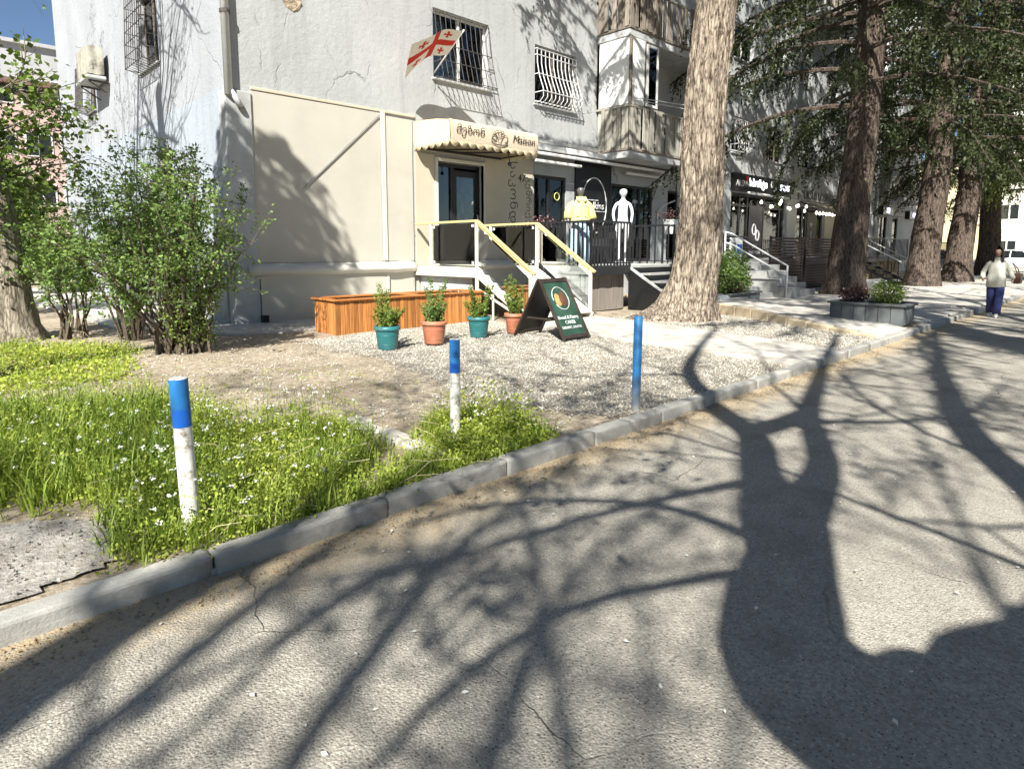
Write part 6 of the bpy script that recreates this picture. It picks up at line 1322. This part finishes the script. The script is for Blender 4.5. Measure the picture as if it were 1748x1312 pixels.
FLW = np.concatenate([sample(NEARG, 130), sample(TALL, 90), sample([(2.9, 3.5), (3.1, 4.3), (3.7, 4.2), (3.8, 3.5)], 60), sample([(2.0, 5.4), (2.5, 6.2), (2.9, 5.2), (2.6, 4.6)], 26)])
fm_ = MB(); fc = []
for (x, y) in FLW:
    h = random.uniform(.16, .38); dx, dy = random.gauss(0, .04), random.gauss(0, .04); fm_.tube([(x, y, GZ), (x + dx * .6, y + dy * .6, GZ + h * .6), (x + dx, y + dy, GZ + h)], .0016, 3, False)
    for _ in range(9): fc.append((x + dx + random.gauss(0, .009), y + dy + random.gauss(0, .009), GZ + h + random.gauss(0, .006)))
tag(fm_.build('weed_stalks', MAT['grass']), 'thin stalks of the white flowering weeds', 'weeds', kind='stuff'); tag(leaves('weed_flowers', np.array(fc), rng.uniform(.009, .017, len(fc)), MAT['petal'], up=1.2, w=.5), 'tiny white flower heads above the grass', 'flowers', kind='stuff')

# ------------------------------------------------------------------ walking woman and her bag
pw = thing('person', 'person in cream jacket and dark blue jeans walking towards the camera on the road', 'person', (18.55, 2.70, .0), local=True); pw.rotation_euler = (0, 0, math.radians(-81))
HW = 1.64
lgw = {-1: ((-.085, -.02, .50), (-.075, .22, .15), (-.075, .12, .05)), 1: ((.085, -.14, .52), (.06, -.08, .10), (.06, -.23, .05))}
armw = dict(armR=((-.265, .09, 1.16), (-.285, -.08, 1.02), (-.28, -.17, .97)), armL=((.28, .10, 1.17), (.345, -.05, .99), (.33, -.13, .94)))
body(MAT['skin'], pw, HW, legs=lgw, **armw)
garment_top(pw, MAT['jacket_w'], HW, .78, .022, [(((.12, .015, 1.41), (.18, .03, 1.36), (.28, .10, 1.17), (.34, -.03, 1.01)), (.062, .070, .062, .052)), (((-.12, .015, 1.41), (-.18, .03, 1.36), (-.28, .09, 1.16), (-.29, -.07, 1.03)), (.062, .070, .062, .052))], width=.93)
trousers(pw, MAT['jeans_d'], HW, lgw, (.10, .09, .085, .09), 'jeans')
k_ = HW / 1.8; hb = MB()
V = []; F = []; nn, mm = 20, 12
for i in range(nn):
    for j in range(mm):
        a = math.pi * .10 + (2 * math.pi - math.pi * .20) * i / (nn - 1) - math.pi / 2; t = j / (mm - 1)     # opening towards -Y (the face)
        a2 = -math.pi/2 + .62 + (2 * math.pi - 1.24) * i / (nn - 1); zz = 1.845 - .42 * t; rr = .118 * math.sin(min(1, t * 2.4 + .06) * math.pi / 2) * (1 + .25 * max(0, t - .5))
        V.append((rr * math.cos(a2) * k_, (rr * 1.15 * math.sin(a2) + .002) * k_, zz * k_))
F = [(i*mm+j, (i+1)*mm+j, (i+1)*mm+j+1, i*mm+j+1) for i in range(nn-1) for j in range(mm-1)]
hb.add(V, F); hb.build('hair', MAT['hair'], pw, True)
fc_ = MB()
for s in (-1, 1): fc_.lathe([(0, -.008), (.013, 0), (0, .008)], (s*.03*k_, -.108*k_, 1.665*k_), 8)
fc_.build('eyes', MAT['hair'], pw); MB().tube([(0, -.110*k_, 1.665*k_), (0, -.128*k_, 1.635*k_)], [.008, .014], 6).build('nose', MAT['skin'], pw, True); MB().tube([(-.025*k_, -.103*k_, 1.603*k_), (0, -.110*k_, 1.600*k_), (.025*k_, -.103*k_, 1.603*k_)], .006, 5).build('mouth', M('lips', (.42, .13, .11), .5), pw)
for s in (-1, 1):
    an, to = lgw[s][1], lgw[s][2]; MB().loft([tuple(c * k_ for c in r) for r in ((to[0], (an[1]+to[1])/2, to[2]-.05, .045, .135), (to[0], (an[1]+to[1])/2, to[2]-.01, .048, .138), (to[0], (an[1]+to[1])/2+.015, to[2]+.03, .042, .10), (to[0], an[1], to[2]+.06, .038, .05))], 14).build('shoe', MAT['white'], pw, True)
for j in range(4):
    MB().lathe([(0, -.006), (.011, -.003), (.011, .003), (0, .006)], (.03 * k_, -.205 * k_, (.90 + .12 * j) * k_), 8).build('button', MAT['leather'], pw)
hbg = thing('handbag', 'brown handbag hanging at the side of the walking person', 'bag', (18.75, 2.36, .88))
soft(MB(), 18.60, 18.95, 2.26, 2.40, .80, 1.04, .06).build('bag_body', MAT['leather'], hbg, True)
MB().tube([(18.64, 2.33, 1.02), (18.60, 2.38, 1.18), (18.62, 2.44, 1.28), (18.74, 2.42, 1.25), (18.90, 2.36, 1.14), (18.92, 2.33, 1.02)], .010, 6).build('strap', MAT['leather'], hbg, True)

# ------------------------------------------------------------------ parked cars, far buildings
def car(label, loc, rz, mat):
    t = thing('parked_car', label, 'car', loc, 'cars parked far along the street', local=True); t.rotation_euler = (0, 0, rz)
    lower = [(-2.1, .35), (-2.15, .62), (-2.0, .86), (-1.1, .95), (1.55, .97), (2.05, .88), (2.12, .55), (2.05, .32), (1.75, .30)]
    def sect(poly, w, tum=0):
        mb = MB(); n = len(poly); V = []
        for s in (-1, 1):
            for (x, z) in poly: V.append((x, s * (w - tum * max(0, z - .9)), z))
        mb.add(V, [tuple(range(n)), tuple(range(2*n-1, n-1, -1))] + [(i, i+n, (i+1) % n + n, (i+1) % n) for i in range(n)]); return mb
    sect(lower, .86).build('body', MAT[mat], t, bevel=.07)
    sect([(-1.0, .94), (-.35, 1.42), (.2, 1.50), (1.1, 1.46), (1.75, .96)], .80, .28).build('cabin', MAT[mat], t, bevel=.04)
    for s in (-1, 1):
        for q in (((-.80, .98), (-.28, 1.38), (.28, 1.42), (.28, .98)), ((.36, .98), (.36, 1.42), (1.02, 1.38), (1.48, .98))):
            MB().add([(x, s * (.812 - .28 * (z - .9)), z) for x, z in q], [(0, 1, 2, 3) if s < 0 else (3, 2, 1, 0)]).build('side_window', MAT['carglass'], t)
        MB().box(-2.17, -2.08, s*.62-.16, s*.62+.16, .62, .76).build('headlight', MAT['white'], t, bevel=.02); MB().box(2.04, 2.13, s*.66-.12, s*.66+.12, .66, .84).build('tail_light', MAT['carred'], t, bevel=.02)
        MB().box(-.85, -.7, s*.92-.08, s*.92+.08, .98, 1.1).build('mirror', MAT[mat], t, bevel=.03)
        for x in (-1.35, 1.32):
            w = MB(Matrix.Translation((x, s*.80, .32)) @ Matrix.Rotation(math.pi/2, 4, 'X')); w.lathe([(.19, -.11), (.30, -.11), (.325, -.07), (.325, .07), (.30, .11), (.19, .11)], n=24); wh = w.build('wheel', MAT['rubber'], t, True)
            w = MB(Matrix.Translation((x, s*.80, .32)) @ Matrix.Rotation(math.pi/2, 4, 'X')); w.lathe([(0, -.09), (.19, -.10), (.19, .10), (0, .09)], n=16); w.build('rim', MAT['rim'], wh)
    MB().add([(-.98, -.70, .99), (-.98, .70, .99), (-.40, .62, 1.40), (-.40, -.62, 1.40)], [(0, 3, 2, 1)]).build('windscreen', MAT['carglass'], t).location = (-.03, 0, .03)
    MB().box(-2.16, -2.1, -.35, .35, .42, .60).build('grille', MAT['dark'], t)
    MB().box(-2.185, -2.165, -.24, .24, .36, .46).build('number_plate', MAT['white'], t)
    return t
car('silver car parked between the trunks behind the walking person', (47.5, 9.6, .08), 1.2, 'carbody'); car('white car parked at the far right behind the walking person', (52, 6.4, .08), 1.35, 'carwhite'); car('dark car seen behind the shrubs at the far left', (3.6, 33.5, .08), .2, 'cardark')

def house(name, label, x0, x1, y0, y1, h, mats, face, rows, nwin, wz=(1.0, 2.4), fh=3.2, wm='wframe', roof='rooft'):
    t = thing(name, label, 'building', ((x0+x1)/2, (y0+y1)/2, 0)); MB().box(x0, x1, y0, y1, 0, h).build('walls', MAT[mats], t)
    if roof: MB().box(x0 - .4, x1 + .4, y0 - .4, y1 + .4, h, h + .35).build('roof', MAT[roof], t)
    for r in range(rows):
        for k in range(nwin):
            if face == 'x': a = y0 + (y1 - y0) * (k + .5) / nwin; bx = lambda e, w, z0, z1: (x0 - e, x0 - e + .06, a - w, a + w, z0, z1)
            else: a = x0 + (x1 - x0) * (k + .5) / nwin; bx = lambda e, w, z0, z1: (a - w, a + w, y0 - e, y0 - e + .06, z0, z1)
            z0, z1 = r * fh + wz[0], r * fh + wz[1]
            w = MB().box(*bx(.05, .75, z0, z1)).build('window', MAT[wm], t)
            for s in (-1, 1):
                if face == 'x': MB().box(x0 - .065, x0 - .055, a + s*.35 - .29, a + s*.35 + .29, z0 + .08, z1 - .08).build('pane', MAT['carglass'], w)
                else: MB().box(a + s*.35 - .29, a + s*.35 + .29, y0 - .065, y0 - .055, z0 + .08, z1 - .08).build('pane', MAT['carglass'], w)
    return t
house('yellow_house', 'pale yellow house seen between the trunks at the end of the street', 66, 80, 11.0, 18.5, 9, 'yellowwall', 'x', 3, 3)
house('white_building', 'bright white apartment building at the far end behind the right hand cedars', 72, 90, -22, 11.5, 20, 'whitewall', 'x', 6, 11)
house('pink_house', 'pink plastered building behind the ivy tree at the left', 4.5, 14, 52, 60, 12, 'pinkwall', 'y', 4, 5, wz=(1.2, 2.7))
house('grey_tower', 'tall grey panel block rising far behind the pink building', -2, 22, 80, 92, 21.5, 'greywall', 'y', 6, 9, roof='greywall')
cs = thing('street_cedar', 'dark leafy tree mass closing the street far behind the parked cars', 'tree', (66, 1.5, 0), local=True)
trunk_mesh('trunk', [(0, .4), (3, .35), (10, .1)], MAT['bark_d'], cs, 16, 20, 10, (), (0, 0), .03, 8); cedar_crown(cs, 1.2, 10, 5.0, 77, 'cedar_b', 50, .9)
